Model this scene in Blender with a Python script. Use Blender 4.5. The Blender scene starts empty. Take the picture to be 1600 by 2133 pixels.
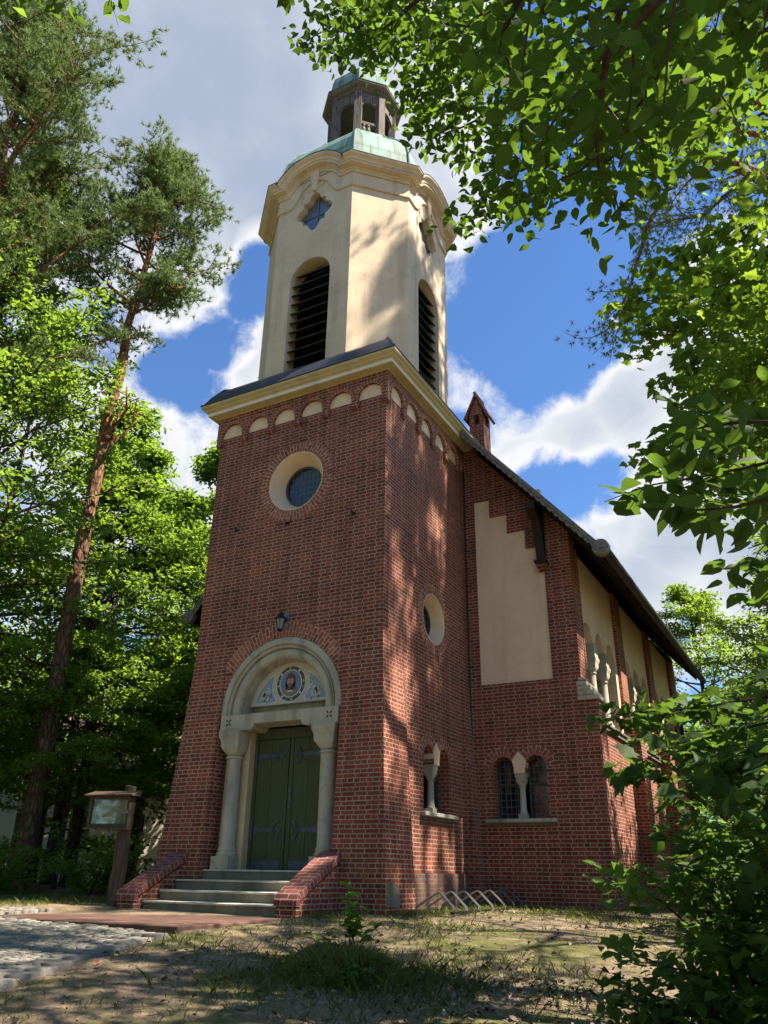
import bpy, bmesh, math, random
import numpy as np
from math import sin, cos, pi, radians, sqrt, hypot
from mathutils import Vector, Matrix

sc = bpy.context.scene
COL = sc.collection
R = math.radians

# ------------------------------------------------------------------ camera
def make_camera():
    c = Vector((11.617, -12.813, -0.264)); yaw, pitch, roll, f = 0.502, 0.433, 0.015, 1638.3
    fw = Vector((-sin(yaw)*cos(pitch), cos(yaw)*cos(pitch), sin(pitch)))
    r = Vector((cos(yaw), sin(yaw), 0)); u = r.cross(fw)
    r2 = cos(roll)*r + sin(roll)*u; u2 = -sin(roll)*r + cos(roll)*u
    cam = bpy.data.cameras.new('camera'); o = bpy.data.objects.new('camera', cam); COL.objects.link(o)
    m = Matrix((r2, u2, -fw)).transposed().to_4x4(); m.translation = c
    o.matrix_world = m
    cam.sensor_fit = 'VERTICAL'; cam.sensor_height = 24; cam.sensor_width = 24
    cam.lens = 24*f/2133.0; cam.clip_start = .05; cam.clip_end = 2000
    sc.camera = o
make_camera()
SUN = Vector((0.5602, 0.1232, 0.8192)).normalized()      # towards the sun

# ------------------------------------------------------------------ node helper
class NT:
    def __init__(s, tree): s.t = tree; s.n = tree.nodes; s.l = tree.links
    def node(s, typ, **kw):
        n = s.n.new(typ)
        for k, v in kw.items():
            if k.startswith('i_'):
                key = k[2:]; key = int(key) if key.isdigit() else key.replace('_', ' ')
                s.set(n.inputs[key], v)
            else: setattr(n, k, v)
        return n
    def set(s, sock, v):
        if isinstance(v, bpy.types.NodeSocket): s.l.new(v, sock)
        else:
            if isinstance(v, (tuple, list)) and len(v) == 3 and sock.type == 'RGBA': v = (*v, 1)
            sock.default_value = v
    def math(s, op, a, b=None, c=None, clamp=False):
        n = s.n.new('ShaderNodeMath'); n.operation = op; n.use_clamp = clamp
        s.set(n.inputs[0], a)
        if b is not None: s.set(n.inputs[1], b)
        if c is not None: s.set(n.inputs[2], c)
        return n.outputs[0]
    def vmath(s, op, a, b=None):
        n = s.n.new('ShaderNodeVectorMath'); n.operation = op
        s.set(n.inputs[0], a)
        if b is not None: s.set(n.inputs[1], b)
        return n.outputs['Value'] if op in ('DOT_PRODUCT', 'LENGTH') else n.outputs[0]
    def mix(s, fac, a, b, blend='MIX'):
        n = s.n.new('ShaderNodeMix'); n.data_type = 'RGBA'; n.blend_type = blend
        s.set(n.inputs[0], fac); s.set(n.inputs[6], a); s.set(n.inputs[7], b)
        return n.outputs[2]
    def ramp(s, fac, stops, interp='LINEAR'):
        n = s.n.new('ShaderNodeValToRGB'); n.color_ramp.interpolation = interp
        e = n.color_ramp.elements
        while len(e) < len(stops): e.new(.5)
        for x, (p, c) in zip(e, stops):
            x.position = p; x.color = (*c, 1) if len(c) == 3 else c
        s.set(n.inputs[0], fac); return n.outputs[0]
    def mapr(s, v, a, b, c=0., d=1., smooth=False):
        n = s.n.new('ShaderNodeMapRange'); n.interpolation_type = 'SMOOTHSTEP' if smooth else 'LINEAR'
        s.set(n.inputs[0], v)
        for i, q in enumerate((a, b, c, d)): s.set(n.inputs[1+i], q)
        return n.outputs[0]
    def noise(s, vec, scale, detail=3, rough=.55, dist=0.):
        n = s.node('ShaderNodeTexNoise'); s.set(n.inputs['Vector'], vec)
        n.inputs['Scale'].default_value = scale; n.inputs['Detail'].default_value = detail
        n.inputs['Roughness'].default_value = rough; n.inputs['Distortion'].default_value = dist
        return n.outputs['Fac']

# ------------------------------------------------------------------ world: sky with clouds
def make_world():
    w = bpy.data.worlds.new('World'); sc.world = w; w.use_nodes = True
    t = NT(w.node_tree); t.n.clear()
    out = t.node('ShaderNodeOutputWorld'); bg = t.node('ShaderNodeBackground')
    sky = t.node('ShaderNodeTexSky'); sky.sky_type = 'NISHITA'; sky.sun_disc = False
    sky.sun_elevation = math.asin(SUN.z); sky.sun_rotation = math.atan2(SUN.x, SUN.y)
    sky.air_density = 1.3; sky.dust_density = .3; sky.ozone_density = 2.5
    d = t.node('ShaderNodeTexCoord').outputs['Generated']
    d = t.vmath('NORMALIZE', d)
    # broad cloud masses, each about a direction in the sky (unit vector, cos of its half width, weight)
    n1 = t.noise(d, 3.2, 5, .55); n2 = t.noise(d, 7.5, 8, .62, .6); n3 = t.noise(d, 1.7, 3, .5); n4 = t.noise(d, 19, 7, .65, .5)
    total = None
    for (v, w0, wt) in CLOUDS:
        dp = t.vmath('DOT_PRODUCT', d, Vector(v).normalized())
        m = t.math('MULTIPLY', t.mapr(dp, cos(R(w0)), 1.0, 0, 1), wt)
        total = m if total is None else t.math('MAXIMUM', total, m)
    for (v, w0, wt) in GAPS:
        total = t.math('SUBTRACT', total, t.math('MULTIPLY', t.mapr(t.vmath('DOT_PRODUCT', d, Vector(v).normalized()), cos(R(w0)), 1.0, 0, 1), wt))
    ns = t.math('ADD', t.math('MULTIPLY', t.math('SUBTRACT', n1, .5), .75), t.math('ADD', t.math('MULTIPLY', t.math('SUBTRACT', n2, .5), .85), t.math('MULTIPLY', t.math('SUBTRACT', n4, .5), .7)))
    elsewhere = t.mapr(n3, .5, .75, 0, .4)
    front = t.math('GREATER_THAN', t.vmath('DOT_PRODUCT', d, Vector((-.42, .75, .5)).normalized()), .72)
    total = t.math('ADD', total, t.math('MULTIPLY', elsewhere, t.math('SUBTRACT', 1.0, front)))
    soft = t.math('MINIMUM', t.math('MULTIPLY', total, .8), .75)
    mask = t.mapr(t.math('ADD', soft, t.math('MULTIPLY', ns, 1.25)), .12, .56, 0, 1, True)
    dens = t.mapr(t.math('ADD', t.math('MULTIPLY', total, .8), t.math('ADD', t.math('MULTIPLY', t.math('SUBTRACT', n1, .5), .9), t.math('MULTIPLY', t.math('SUBTRACT', n2, .5), .45))), .35, 1.0, 0, 1, True)
    ccol = t.mix(dens, (6.6, 6.6, 6.65), (2.75, 3.25, 4.2))
    skyc = t.mix(1.0, sky.outputs[0], (0.62, 0.87, 1.21), 'MULTIPLY')
    colr = t.mix(mask, skyc, ccol)
    t.l.new(colr, bg.inputs[0]); bg.inputs[1].default_value = 0.05
    t.l.new(bg.outputs[0], out.inputs[0])
CLOUDS = [      # direction, angular size (degrees), weight
    ((-0.448, 0.401, 0.799), 15, 1.25), ((-0.565, 0.408, 0.718), 13, 1.2), ((-0.435, 0.504, 0.746), 12, 1.1), ((-0.548, 0.298, 0.782), 16, 1.25), ((-0.33, 0.476, 0.815), 12, 1.0), ((-.62, .30, .72), 14, 1.1),
    ((-0.549, 0.602, 0.58), 8, .8), ((-0.576, 0.541, 0.613), 8, .75), ((-0.603, 0.627, 0.493), 7, .6), ((-.70, .58, .42), 16, .75),
    ((-0.297, 0.585, 0.755), 8, .85), ((-0.275, 0.643, 0.715), 6, .8), ((-0.281, 0.702, 0.655), 4.6, .62), ((-0.286, 0.776, 0.562), 4.2, .5),
    ((-0.27, 0.839, 0.473), 6, .75), ((-0.197, 0.845, 0.498), 5.5, .8), ((-0.129, 0.841, 0.525), 6, .85), ((-0.075, 0.822, 0.564), 6, .85),
    ((-0.169, 0.904, 0.393), 6, .9), ((-0.115, 0.924, 0.365), 7, 1.0), ((-0.164, 0.938, 0.305), 8, 1.05), ((-.03, .93, .34), 10, 1.0), ((-0.155, 0.72, 0.676), 3, .36), ((.03, .80, .58), 7, .8),
]
GAPS = [((-0.493, 0.582, 0.647), 3.2, 0.90), ((-0.548, 0.590, 0.593), 2.6, 0.80), ((-0.595, 0.582, 0.554), 3.5, 0.80), ((-0.219, 0.740, 0.637), 6.5, 0.80), ((-0.201, 0.783, 0.588), 5.0, 0.80), ((-0.256, 0.864, 0.434), 4.0, 0.70), ((-0.182, 0.880, 0.438), 3.0, 0.50), ((-0.109, 0.776, 0.621), 5.0, 0.70), ((-0.473, 0.565, 0.677), 2.5, 0.60), ((-0.273, 0.748, 0.605), 2.2, 0.40)]
make_world()

sun = bpy.data.lights.new('sun', 'SUN'); sun.energy = 5.0; sun.angle = R(.5); sun.color = (1, .90, .75)
so = bpy.data.objects.new('sun', sun); COL.objects.link(so)
so.rotation_euler = SUN.to_track_quat('Z', 'Y').to_euler()
sc.view_settings.view_transform = 'Standard'; sc.view_settings.look = 'None'
sc.view_settings.exposure = 1.66; sc.view_settings.gamma = 1
cy = sc.cycles
cy.max_bounces = 7; cy.diffuse_bounces = 3; cy.glossy_bounces = 2; cy.transmission_bounces = 4; cy.transparent_max_bounces = 4
cy.caustics_reflective = False; cy.caustics_refractive = False
cy.use_denoising = True; cy.sample_clamp_indirect = 6

# ------------------------------------------------------------------ mesh helpers
class MB:
    """collects polygons; builds ONE mesh object; uv is metres on the face (box projection) unless given"""
    def __init__(s, xf=None): s.v = []; s.f = []; s.mi = []; s.uv = {}; s.xf = xf; s.m = 0
    def pt(s, p):
        s.v.append(s.xf(*p) if s.xf else tuple(p)); return len(s.v)-1
    def face(s, idx, uv=None):
        if uv is not None: s.uv[len(s.f)] = uv
        s.f.append(tuple(idx)); s.mi.append(s.m)
    def poly(s, pts, uv=None): s.face([s.pt(p) for p in pts], uv)
    def box(s, x0, x1, y0, y1, z0, z1):
        i = [s.pt(p) for p in ((x0,y0,z0),(x1,y0,z0),(x1,y1,z0),(x0,y1,z0),(x0,y0,z1),(x1,y0,z1),(x1,y1,z1),(x0,y1,z1))]
        for q in ((3,2,1,0),(4,5,6,7),(0,1,5,4),(1,2,6,5),(2,3,7,6),(3,0,4,7)): s.face([i[k] for k in q])
    def bbox(s, x0, x1, y0, y1, z0, z1, b=.01):
        """box with chamfered edges"""
        xs, ys, zs = (x0, x1), (y0, y1), (z0, z1); ids = {}
        for i in (0, 1):
            for j in (0, 1):
                for k in (0, 1):
                    dx, dy, dz = (b if i == 0 else -b), (b if j == 0 else -b), (b if k == 0 else -b)
                    ids[i,j,k] = (s.pt((xs[i], ys[j]+dy, zs[k]+dz)), s.pt((xs[i]+dx, ys[j], zs[k]+dz)), s.pt((xs[i]+dx, ys[j]+dy, zs[k])))
        for i in (0, 1): s.face([ids[i,j,k][0] for j, k in ((0,0),(1,0),(1,1),(0,1))])
        for j in (0, 1): s.face([ids[i,j,k][1] for i, k in ((0,0),(1,0),(1,1),(0,1))])
        for k in (0, 1): s.face([ids[i,j,k][2] for i, j in ((0,0),(1,0),(1,1),(0,1))])
        for a in (0, 1):
            for c in (0, 1):
                s.face((ids[0,a,c][1], ids[1,a,c][1], ids[1,a,c][2], ids[0,a,c][2]))
                s.face((ids[a,0,c][0], ids[a,1,c][0], ids[a,1,c][2], ids[a,0,c][2]))
                s.face((ids[a,c,0][0], ids[a,c,1][0], ids[a,c,1][1], ids[a,c,0][1]))
        for k in ids: s.face(ids[k])
    def prism(s, poly, fn, d0, d1):
        """poly: list of (a,b); fn(a,b,d)->xyz ; from d0 to d1"""
        n = len(poly)
        A = [s.pt(fn(a, b, d0)) for a, b in poly]; B = [s.pt(fn(a, b, d1)) for a, b in poly]
        s.face(A[::-1]); s.face(B)
        for i in range(n): j = (i+1) % n; s.face((A[i], A[j], B[j], B[i]))
    def loft(s, rings, closed=True, cap=True, uvs=None):
        ids = [[s.pt(p) for p in r] for r in rings]; n = len(rings[0])
        for k in range(len(ids)-1):
            for i in range(n if closed else n-1):
                j = (i+1) % n
                s.face((ids[k][i], ids[k][j], ids[k+1][j], ids[k+1][i]), uvs(k, i) if uvs else None)
        if cap and closed: s.face(ids[0][::-1]); s.face(ids[-1])
    def lathe(s, prof, c, seg=20, fn=None, cap=True):
        """prof: (r,h) along an axis; fn(x,y,h)->xyz local placing"""
        fn = fn or (lambda x, y, h: (c[0]+x, c[1]+y, c[2]+h))
        s.loft([[fn(r*cos(2*pi*i/seg), r*sin(2*pi*i/seg), h) for i in range(seg)] for r, h in prof], cap=cap)
    def tube(s, pts, rad, seg=8, cap=True):
        pts = [Vector(p) for p in pts]; n = len(pts)
        if not hasattr(rad, '__len__'): rad = [rad]*n
        t0 = (pts[1]-pts[0]).normalized(); a = t0.orthogonal().normalized(); rings = []
        for i, p in enumerate(pts):
            t = (pts[min(i+1, n-1)]-pts[max(i-1, 0)]).normalized()
            a = (a - t*a.dot(t)).normalized(); b = t.cross(a)
            rings.append([tuple(p+(a*cos(2*pi*k/seg)+b*sin(2*pi*k/seg))*rad[i]) for k in range(seg)])
        s.loft(rings, cap=cap)
    def mesh(s, name, recalc=True):
        me = bpy.data.meshes.new(name); me.from_pydata(s.v, [], s.f)
        if recalc:
            bm = bmesh.new(); bm.from_mesh(me); bmesh.ops.recalc_face_normals(bm, faces=bm.faces); bm.to_mesh(me); bm.free()
        return me
    def build(s, name, mats, parent=None, smooth=False, recalc=True, uvlist=True):
        if not isinstance(mats, (list, tuple)): mats = [mats]
        me = bpy.data.meshes.new(name); me.from_pydata(s.v, [], s.f)
        for i, p in enumerate(me.polygons): p.material_index = s.mi[i]
        uvl = me.uv_layers.new(name='UVMap')
        boxuv(me, uvl)
        for fi, uv in s.uv.items():
            p = me.polygons[fi]
            for li, q in zip(p.loop_indices, uv): uvl.data[li].uv = q
        if recalc:
            bm = bmesh.new(); bm.from_mesh(me); bmesh.ops.recalc_face_normals(bm, faces=bm.faces); bm.to_mesh(me); bm.free()
        for m in mats: me.materials.append(m)
        if smooth:
            me.polygons.foreach_set('use_smooth', [True]*len(me.polygons)); me.set_sharp_from_angle(angle=R(40))
        return link(name, me, parent)

def boxuv(me, uvl):
    for p in me.polygons:
        n = p.normal; ax, ay, az = abs(n.x), abs(n.y), abs(n.z)
        for li in p.loop_indices:
            co = me.vertices[me.loops[li].vertex_index].co
            if az > .75: uv = (co.x, co.y)
            elif ax > ay: uv = (co.y, co.z)
            else: uv = (co.x, co.z)
            uvl.data[li].uv = uv

def link(name, data, parent=None):
    o = bpy.data.objects.new(name, data); COL.objects.link(o)
    if parent is not None:
        o.parent = parent; 
        o.matrix_parent_inverse = ROOTINV.get(parent.name, Matrix.Identity(4))
    return o
ROOTINV = {}
def thing(name, loc, label, cat, group=None):
    """an Empty at the base of a thing; its parts keep world coordinates"""
    o = bpy.data.objects.new(name, None); COL.objects.link(o); o.location = loc; o.empty_display_size = .2
    o['label'] = label; o['category'] = cat
    if group: o['group'] = group
    ROOTINV[o.name] = Matrix.Translation(-Vector(loc))
    return o
def tag(o, label, cat, group=None):
    o['label'] = label; o['category'] = cat
    if group: o['group'] = group
    return o
def kind(o, k): o['kind'] = k; return o

def cut(mb, cutters, name, mats, parent):
    """mesh of mb minus each cutter (all closed MBs), box-projected"""
    base = bpy.data.objects.new('tmp', mb.mesh('tmp')); COL.objects.link(base); tmp = [base]
    for c in cutters:
        o = bpy.data.objects.new('cut', c.mesh('cut')); COL.objects.link(o); tmp.append(o)
        m = base.modifiers.new('b', 'BOOLEAN'); m.operation = 'DIFFERENCE'; m.object = o; m.solver = 'EXACT'
    dg = bpy.context.evaluated_depsgraph_get(); dg.update()
    me = bpy.data.meshes.new_from_object(base.evaluated_get(dg)); me.name = name
    for o in tmp:
        d = o.data; bpy.data.objects.remove(o); bpy.data.meshes.remove(d)
    me.materials.clear()
    for m in (mats if isinstance(mats, (list, tuple)) else [mats]): me.materials.append(m)
    while me.uv_layers: me.uv_layers.remove(me.uv_layers[0])
    boxuv(me, me.uv_layers.new(name='UVMap'))
    return link(name, me, parent)

def arc(cx, cz, r, a0, a1, n): return [(cx+r*cos(R(a0+(a1-a0)*i/n)), cz+r*sin(R(a0+(a1-a0)*i/n))) for i in range(n+1)]
def arched(u, w, z0, zs, n=14): return [(u-w, z0), (u+w, z0)] + arc(u, zs, w, 0, 180, n)

# ------------------------------------------------------------------ materials
MATS = {}
def mat(name, fn):
    m = bpy.data.materials.new(name); m.use_nodes = True; t = NT(m.node_tree); t.n.clear()
    out = t.node('ShaderNodeOutputMaterial'); fn(t, out); MATS[name] = m; return m
def pbsdf(t, out, col, rough=.8, bump=None, bstr=.3, bdist=.02, metal=0., spec=.3):
    b = t.node('ShaderNodeBsdfPrincipled'); t.set(b.inputs['Base Color'], col); t.set(b.inputs['Roughness'], rough)
    b.inputs['Metallic'].default_value = metal; b.inputs['Specular IOR Level'].default_value = spec
    if bump is not None:
        n = t.node('ShaderNodeBump'); n.inputs['Strength'].default_value = bstr; n.inputs['Distance'].default_value = bdist
        t.set(n.inputs['Height'], bump); t.l.new(n.outputs[0], b.inputs['Normal'])
    t.l.new(b.outputs[0], out.inputs[0]); return b
def obj_co(t): return t.node('ShaderNodeTexCoord').outputs['Object']
def geo_pos(t): return t.node('ShaderNodeNewGeometry').outputs['Position']
def uvco(t): return t.node('ShaderNodeTexCoord').outputs['UV']

def brick_mat(name, ca, cb, mortar, dirt=.0, bw=.26, rh=.077, ms=.0088, squash=.5, soot=.35):
    def fn(t, out):
        uv = uvco(t); pos = geo_pos(t)
        wob = t.vmath('SCALE', t.vmath('SUBTRACT', t.node('ShaderNodeTexNoise', i_Vector=pos, i_Scale=2.2).outputs['Color'], (.5, .5, .5)))
        wob.node.inputs['Scale'].default_value = .012
        b = t.node('ShaderNodeTexBrick'); b.offset = .25 if squash < 1 else .5; b.offset_frequency = 2; b.squash = squash; b.squash_frequency = 2
        t.set(b.inputs['Vector'], t.vmath('ADD', uv, wob))
        for k, v in (('Color1', (0, 0, 0)), ('Color2', (1, 1, 1)), ('Mortar', (0, 0, 0))): t.set(b.inputs[k], v)
        for k, v in (('Scale', 1), ('Mortar Size', ms), ('Mortar Smooth', .15), ('Bias', 0), ('Brick Width', bw), ('Row Height', rh)): b.inputs[k].default_value = v
        rnd = b.outputs['Color']
        c = t.ramp(rnd, [(0, tuple(x*.80 for x in cb)), (.12, cb), (.5, tuple((x+y)/2 for x, y in zip(ca, cb))), (.85, ca), (1, tuple(min(1, x*1.18) for x in ca))])
        grain = t.noise(pos, 38, 4, .65)
        c = t.mix(.55, c, t.ramp(grain, [(.3, (.55, .5, .5)), (.6, (1, 1, 1)), (.8, (1.25, 1.2, 1.15))]), 'MULTIPLY')
        big = t.noise(pos, .9, 5, .6, .4)
        c = t.mix(soot, c, t.ramp(big, [(.30, (.36, .36, .38)), (.50, (.95, .95, .95)), (.72, (1.2, 1.1, 1.05))]), 'MULTIPLY')
        mo = t.mix(t.mapr(t.noise(pos, 5, 4), .35, .75), mortar, tuple(x*.62 for x in mortar))
        c = t.mix(b.outputs['Fac'], c, mo)
        band = t.node('ShaderNodeTexNoise', i_Scale=1.0, i_Detail=3.0, i_Vector=t.vmath('MULTIPLY', pos, (.25, .25, 1.5))).outputs['Fac']
        c = t.mix(.5, c, t.ramp(band, [(.35, (.72, .70, .72)), (.6, (1.12, 1.1, 1.08))]), 'MULTIPLY')
        run = t.node('ShaderNodeTexNoise', i_Scale=1.0, i_Detail=6.0, i_Roughness=.65, i_Vector=t.vmath('MULTIPLY', pos, (2.6, 2.6, .22))).outputs['Fac']
        c = t.mix(.6, c, t.ramp(run, [(.34, (.55, .55, .57)), (.5, (1, 1, 1)), (.70, (1.05, 1.05, 1.05)), (.82, (1.5, 1.45, 1.4))]), 'MULTIPLY')
        if dirt: c = t.mix(t.math('MULTIPLY', t.mapr(t.noise(pos, 2.6, 5, .65), .42, .66), dirt), c, (.10, .088, .072))
        h = t.math('SUBTRACT', t.math('MULTIPLY', grain, .35), b.outputs['Fac'])
        pbsdf(t, out, c, .86, h, .55, .012, spec=.25)
    return mat(name, fn)
BRICK = brick_mat('red_brick', (.285, .072, .041), (.185, .047, .031), (.41, .318, .228))
BRICKN = brick_mat('nave_brick', (.275, .067, .037), (.175, .042, .028), (.41, .318, .228), soot=.25)
BRICKC = brick_mat('coping_brick', (.27, .078, .06), (.19, .058, .048), (.36, .35, .31), squash=1, bw=.25, rh=.105, ms=.007)
BRICKP = brick_mat('plinth_brick', (.22, .10, .07), (.15, .075, .055), (.22, .19, .15), dirt=.6)
VOUSS = brick_mat('arch_brick', (.40, .115, .07), (.27, .075, .05), (.46, .365, .265), bw=.19, rh=.085, ms=.0105, squash=1, soot=.2)

def stucco(name, col, stain=.35):
    def fn(t, out):
        pos = geo_pos(t); c = col
        n = t.noise(pos, 1.4, 6, .6, .5); fine = t.noise(pos, 60, 3, .6)
        st = t.node('ShaderNodeTexNoise', i_Scale=1.0, i_Detail=5.0, i_Vector=t.vmath('MULTIPLY', pos, (3.5, 3.5, .35))).outputs['Fac']
        c = t.mix(stain, c, t.ramp(n, [(.3, (.72, .72, .70)), (.55, (1, 1, 1)), (.75, (1.06, 1.03, 1))]), 'MULTIPLY')
        c = t.mix(stain*.8, c, t.ramp(st, [(.30, (.50, .50, .46)), (.50, (1, 1, 1))]), 'MULTIPLY')
        cr = t.node('ShaderNodeTexVoronoi', i_Scale=.9, i_Vector=t.vmath('ADD', pos, t.vmath('SCALE', t.node('ShaderNodeTexNoise', i_Scale=2.5, i_Detail=4.0, i_Vector=pos).outputs['Color']))); cr.feature = 'DISTANCE_TO_EDGE'
        c = t.mix(t.math('MULTIPLY', t.mapr(cr.outputs['Distance'], .010, .0), stain*.55), c, (.16, .14, .11))
        pbsdf(t, out, c, .9, t.math('ADD', t.math('MULTIPLY', fine, .3), t.noise(pos, 9, 4, .6)), .22, .01, spec=.15)
    return mat(name, fn)
STUCCO = stucco('cream_stucco', (.75, .565, .385))
STUCCOW = stucco('belfry_stucco', (.64, .51, .365), .5)
CORNICE = stucco('cornice_paint', (.52, .42, .22), .5)
WHITEB = stucco('white_fascia', (.72, .70, .60), .3)
SANDST = stucco('sandstone', (.43, .395, .31), 1.0)
SANDSTY = stucco('yellow_jamb', (.58, .47, .28), .4)
CONC = stucco('grey_concrete', (.19, .175, .135), 1.0)
NOSE = stucco('lit_step_nosing', (.50, .48, .42), .9)  # light slab, its colour also holds the light its top edges catch

def plain(name, col, rough=.6, metal=0., spec=.4, nscale=8, var=.3, bstr=.15):
    def fn(t, out):
        pos = geo_pos(t); n = t.noise(pos, nscale, 5, .6)
        c = t.mix(var, col, t.ramp(n, [(.3, tuple(.45 for _ in col)), (.6, (1, 1, 1)), (.8, (1.35, 1.3, 1.25))]), 'MULTIPLY')
        pbsdf(t, out, c, t.mapr(n, .3, .7, rough+.1, rough-.1), n, bstr, .01, metal, spec)
    return mat(name, fn)
LEAD = plain('lead_sheet', (.05, .05, .062), .45, .0, .5, 3, .5)
IRON = plain('dark_iron', (.075, .09, .115), .5, .3, .5, 20, .4)
BLACKM = plain('black_metal', (.012, .013, .016), .35, .2, .5, 20, .3)
STEEL = plain('galvanised_steel', (.17, .17, .17), .45, .6, .5, 30, .4)
LOUVRE = plain('louvre_wood', (.022, .032, .034), .55, 0, .4, 12, .5)
DARKW = plain('dark_eaves_wood', (.030, .020, .016), .7, 0, .3, 10, .5)
FRAMEM = plain('window_frame', (.06, .065, .07), .5, 0, .4, 20, .3)
def wood(name, a, b, sx=(14, 14, 1.2), rough=.85):
    def fn(t, out):
        pos = geo_pos(t)
        n = t.node('ShaderNodeTexNoise', i_Scale=1.6, i_Detail=6.0, i_Roughness=.7, i_Vector=t.vmath('MULTIPLY', pos, sx)).outputs['Fac']
        pbsdf(t, out, t.ramp(n, [(.3, b), (.5, a), (.7, tuple(x*1.35 for x in a))]), rough, n, .6, .02, spec=.2)
    return mat(name, fn)
OLDWOOD = wood('weathered_wood', (.15, .125, .11), (.025, .02, .018))
GREYWOOD = wood('grey_board', (.20, .19, .175), (.07, .065, .06), (2.5, 12, 12))
POSTW = wood('brown_post', (.075, .055, .04), (.022, .016, .012))
DOORG = wood('green_door', (.062, .078, .036), (.038, .05, .024), (22, 22, .8), .6)
SEAM = plain('door_gap', (.006, .008, .006), .8)

def _copper(t, out):
    uv = uvco(t); pos = geo_pos(t)
    b = t.node('ShaderNodeTexBrick'); b.offset = .5; t.set(b.inputs['Vector'], uv)
    for k, v in (('Color1', (0, 0, 0)), ('Color2', (1, 1, 1)), ('Mortar', (.5, .5, .5))): t.set(b.inputs[k], v)
    for k, v in (('Scale', 1), ('Mortar Size', .014), ('Mortar Smooth', .1), ('Bias', 0), ('Brick Width', .46), ('Row Height', .78)): b.inputs[k].default_value = v
    st = t.node('ShaderNodeTexNoise', i_Scale=1.0, i_Detail=5.0, i_Roughness=.6, i_Vector=t.vmath('MULTIPLY', uv, (4.5, .45, 1))).outputs['Fac']
    n = t.noise(pos, 3, 5, .6)
    c = t.mix(b.outputs['Color'], (.135, .27, .215), (.21, .345, .275))
    c = t.mix(.6, c, t.ramp(n, [(.3, (.75, .85, .9)), (.7, (1.2, 1.1, 1.05))]), 'MULTIPLY')
    c = t.mix(t.mapr(st, .44, .62, 0, .85), c, (.09, .085, .075))
    c = t.mix(t.math('MULTIPLY', b.outputs['Fac'], .75), c, (.04, .07, .06))
    pbsdf(t, out, c, .55, t.math('SUBTRACT', 0, b.outputs['Fac']), .5, .02, spec=.35)
COPPER = mat('verdigris_copper', _copper)

def _glass(t, out, tint=(.012, .014, .018)):
    pos = geo_pos(t); n = t.noise(pos, 3, 3)
    b = pbsdf(t, out, tint, .06, n, .06, .02, spec=.7); b.inputs['IOR'].default_value = 1.5
GLASS = mat('dark_glass', _glass)
def _gb(t, out):
    pos = geo_pos(t); n = t.noise(pos, 2.5, 3)
    pbsdf(t, out, t.mix(n, (.06, .085, .12), (.10, .13, .17)), .05, n, .1, .02, spec=1.0).inputs['Coat Weight'].default_value = .6
BLUEGLASS = mat('sky_tinted_glass', _gb)  # blue of the reflected sky is put into the base colour
def _lead(t, out):           # leaded lights: a grid of cames over dark glass
    uv = uvco(t); b = t.node('ShaderNodeTexBrick'); b.offset = 0; t.set(b.inputs['Vector'], uv)
    for k, v in (('Scale', 1), ('Mortar Size', .008), ('Brick Width', .11), ('Row Height', .14)): b.inputs[k].default_value = v
    n = t.noise(geo_pos(t), 5, 3)
    bs = pbsdf(t, out, t.mix(b.outputs['Fac'], t.ramp(n, [(.35, (.006, .007, .009)), (.7, (.03, .034, .04))]), (.07, .075, .08)),
               t.math('ADD', .06, t.math('MULTIPLY', b.outputs['Fac'], .5)), t.math('ADD', n, b.outputs['Fac']), .12, .01, spec=.8)
LEADED = mat('leaded_glass', _lead)
def _tile(t, out):
    uv = uvco(t); pos = geo_pos(t)
    b = t.node('ShaderNodeTexBrick'); b.offset = .5; t.set(b.inputs['Vector'], uv)
    for k, v in (('Color1', (0, 0, 0)), ('Color2', (1, 1, 1)), ('Scale', 1), ('Mortar Size', .012), ('Brick Width', .2), ('Row Height', .16)): t.set(b.inputs[k], v)
    c = t.mix(b.outputs['Color'], (.075, .062, .055), (.125, .11, .10))
    c = t.mix(.7, c, t.ramp(t.noise(pos, 4, 5), [(.3, (.6, .65, .55)), (.7, (1.3, 1.25, 1.2))]), 'MULTIPLY')
    c = t.mix(b.outputs['Fac'], c, (.02, .018, .016))
    pbsdf(t, out, c, .85, t.math('SUBTRACT', 0, b.outputs['Fac']), .6, .03, spec=.2)
TILE = mat('roof_tile', _tile)
def flat(name, col, rough=.5, spec=.4):
    return mat(name, lambda t, out: pbsdf(t, out, t.mix(.35, col, t.ramp(t.noise(geo_pos(t), 30, 4), [(.3, (.6, .6, .6)), (.7, (1.3, 1.3, 1.3))]), 'MULTIPLY'), rough, spec=spec))
M_BLUE = flat('mosaic_blue', (.14, .20, .40)); M_LBLUE = flat('mosaic_pale_blue', (.26, .33, .47)); M_WHITE = flat('mosaic_white', (.62, .64, .60))
M_DGREEN = flat('mosaic_dark_green', (.06, .07, .05)); M_SKIN = flat('mosaic_flesh', (.42, .30, .22)); M_HAIR = flat('mosaic_brown', (.12, .06, .04))
M_ROBE = flat('mosaic_robe', (.22, .17, .13)); M_RED = flat('mosaic_red', (.22, .05, .04)); M_GOLD = flat('mosaic_gold', (.48, .38, .14)); M_CREAM = flat('mosaic_cream', (.48, .46, .35))
PAPERG = flat('faded_paper', (.42, .43, .36), .8); PAPERB = flat('blue_poster', (.14, .22, .27), .7)

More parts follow.
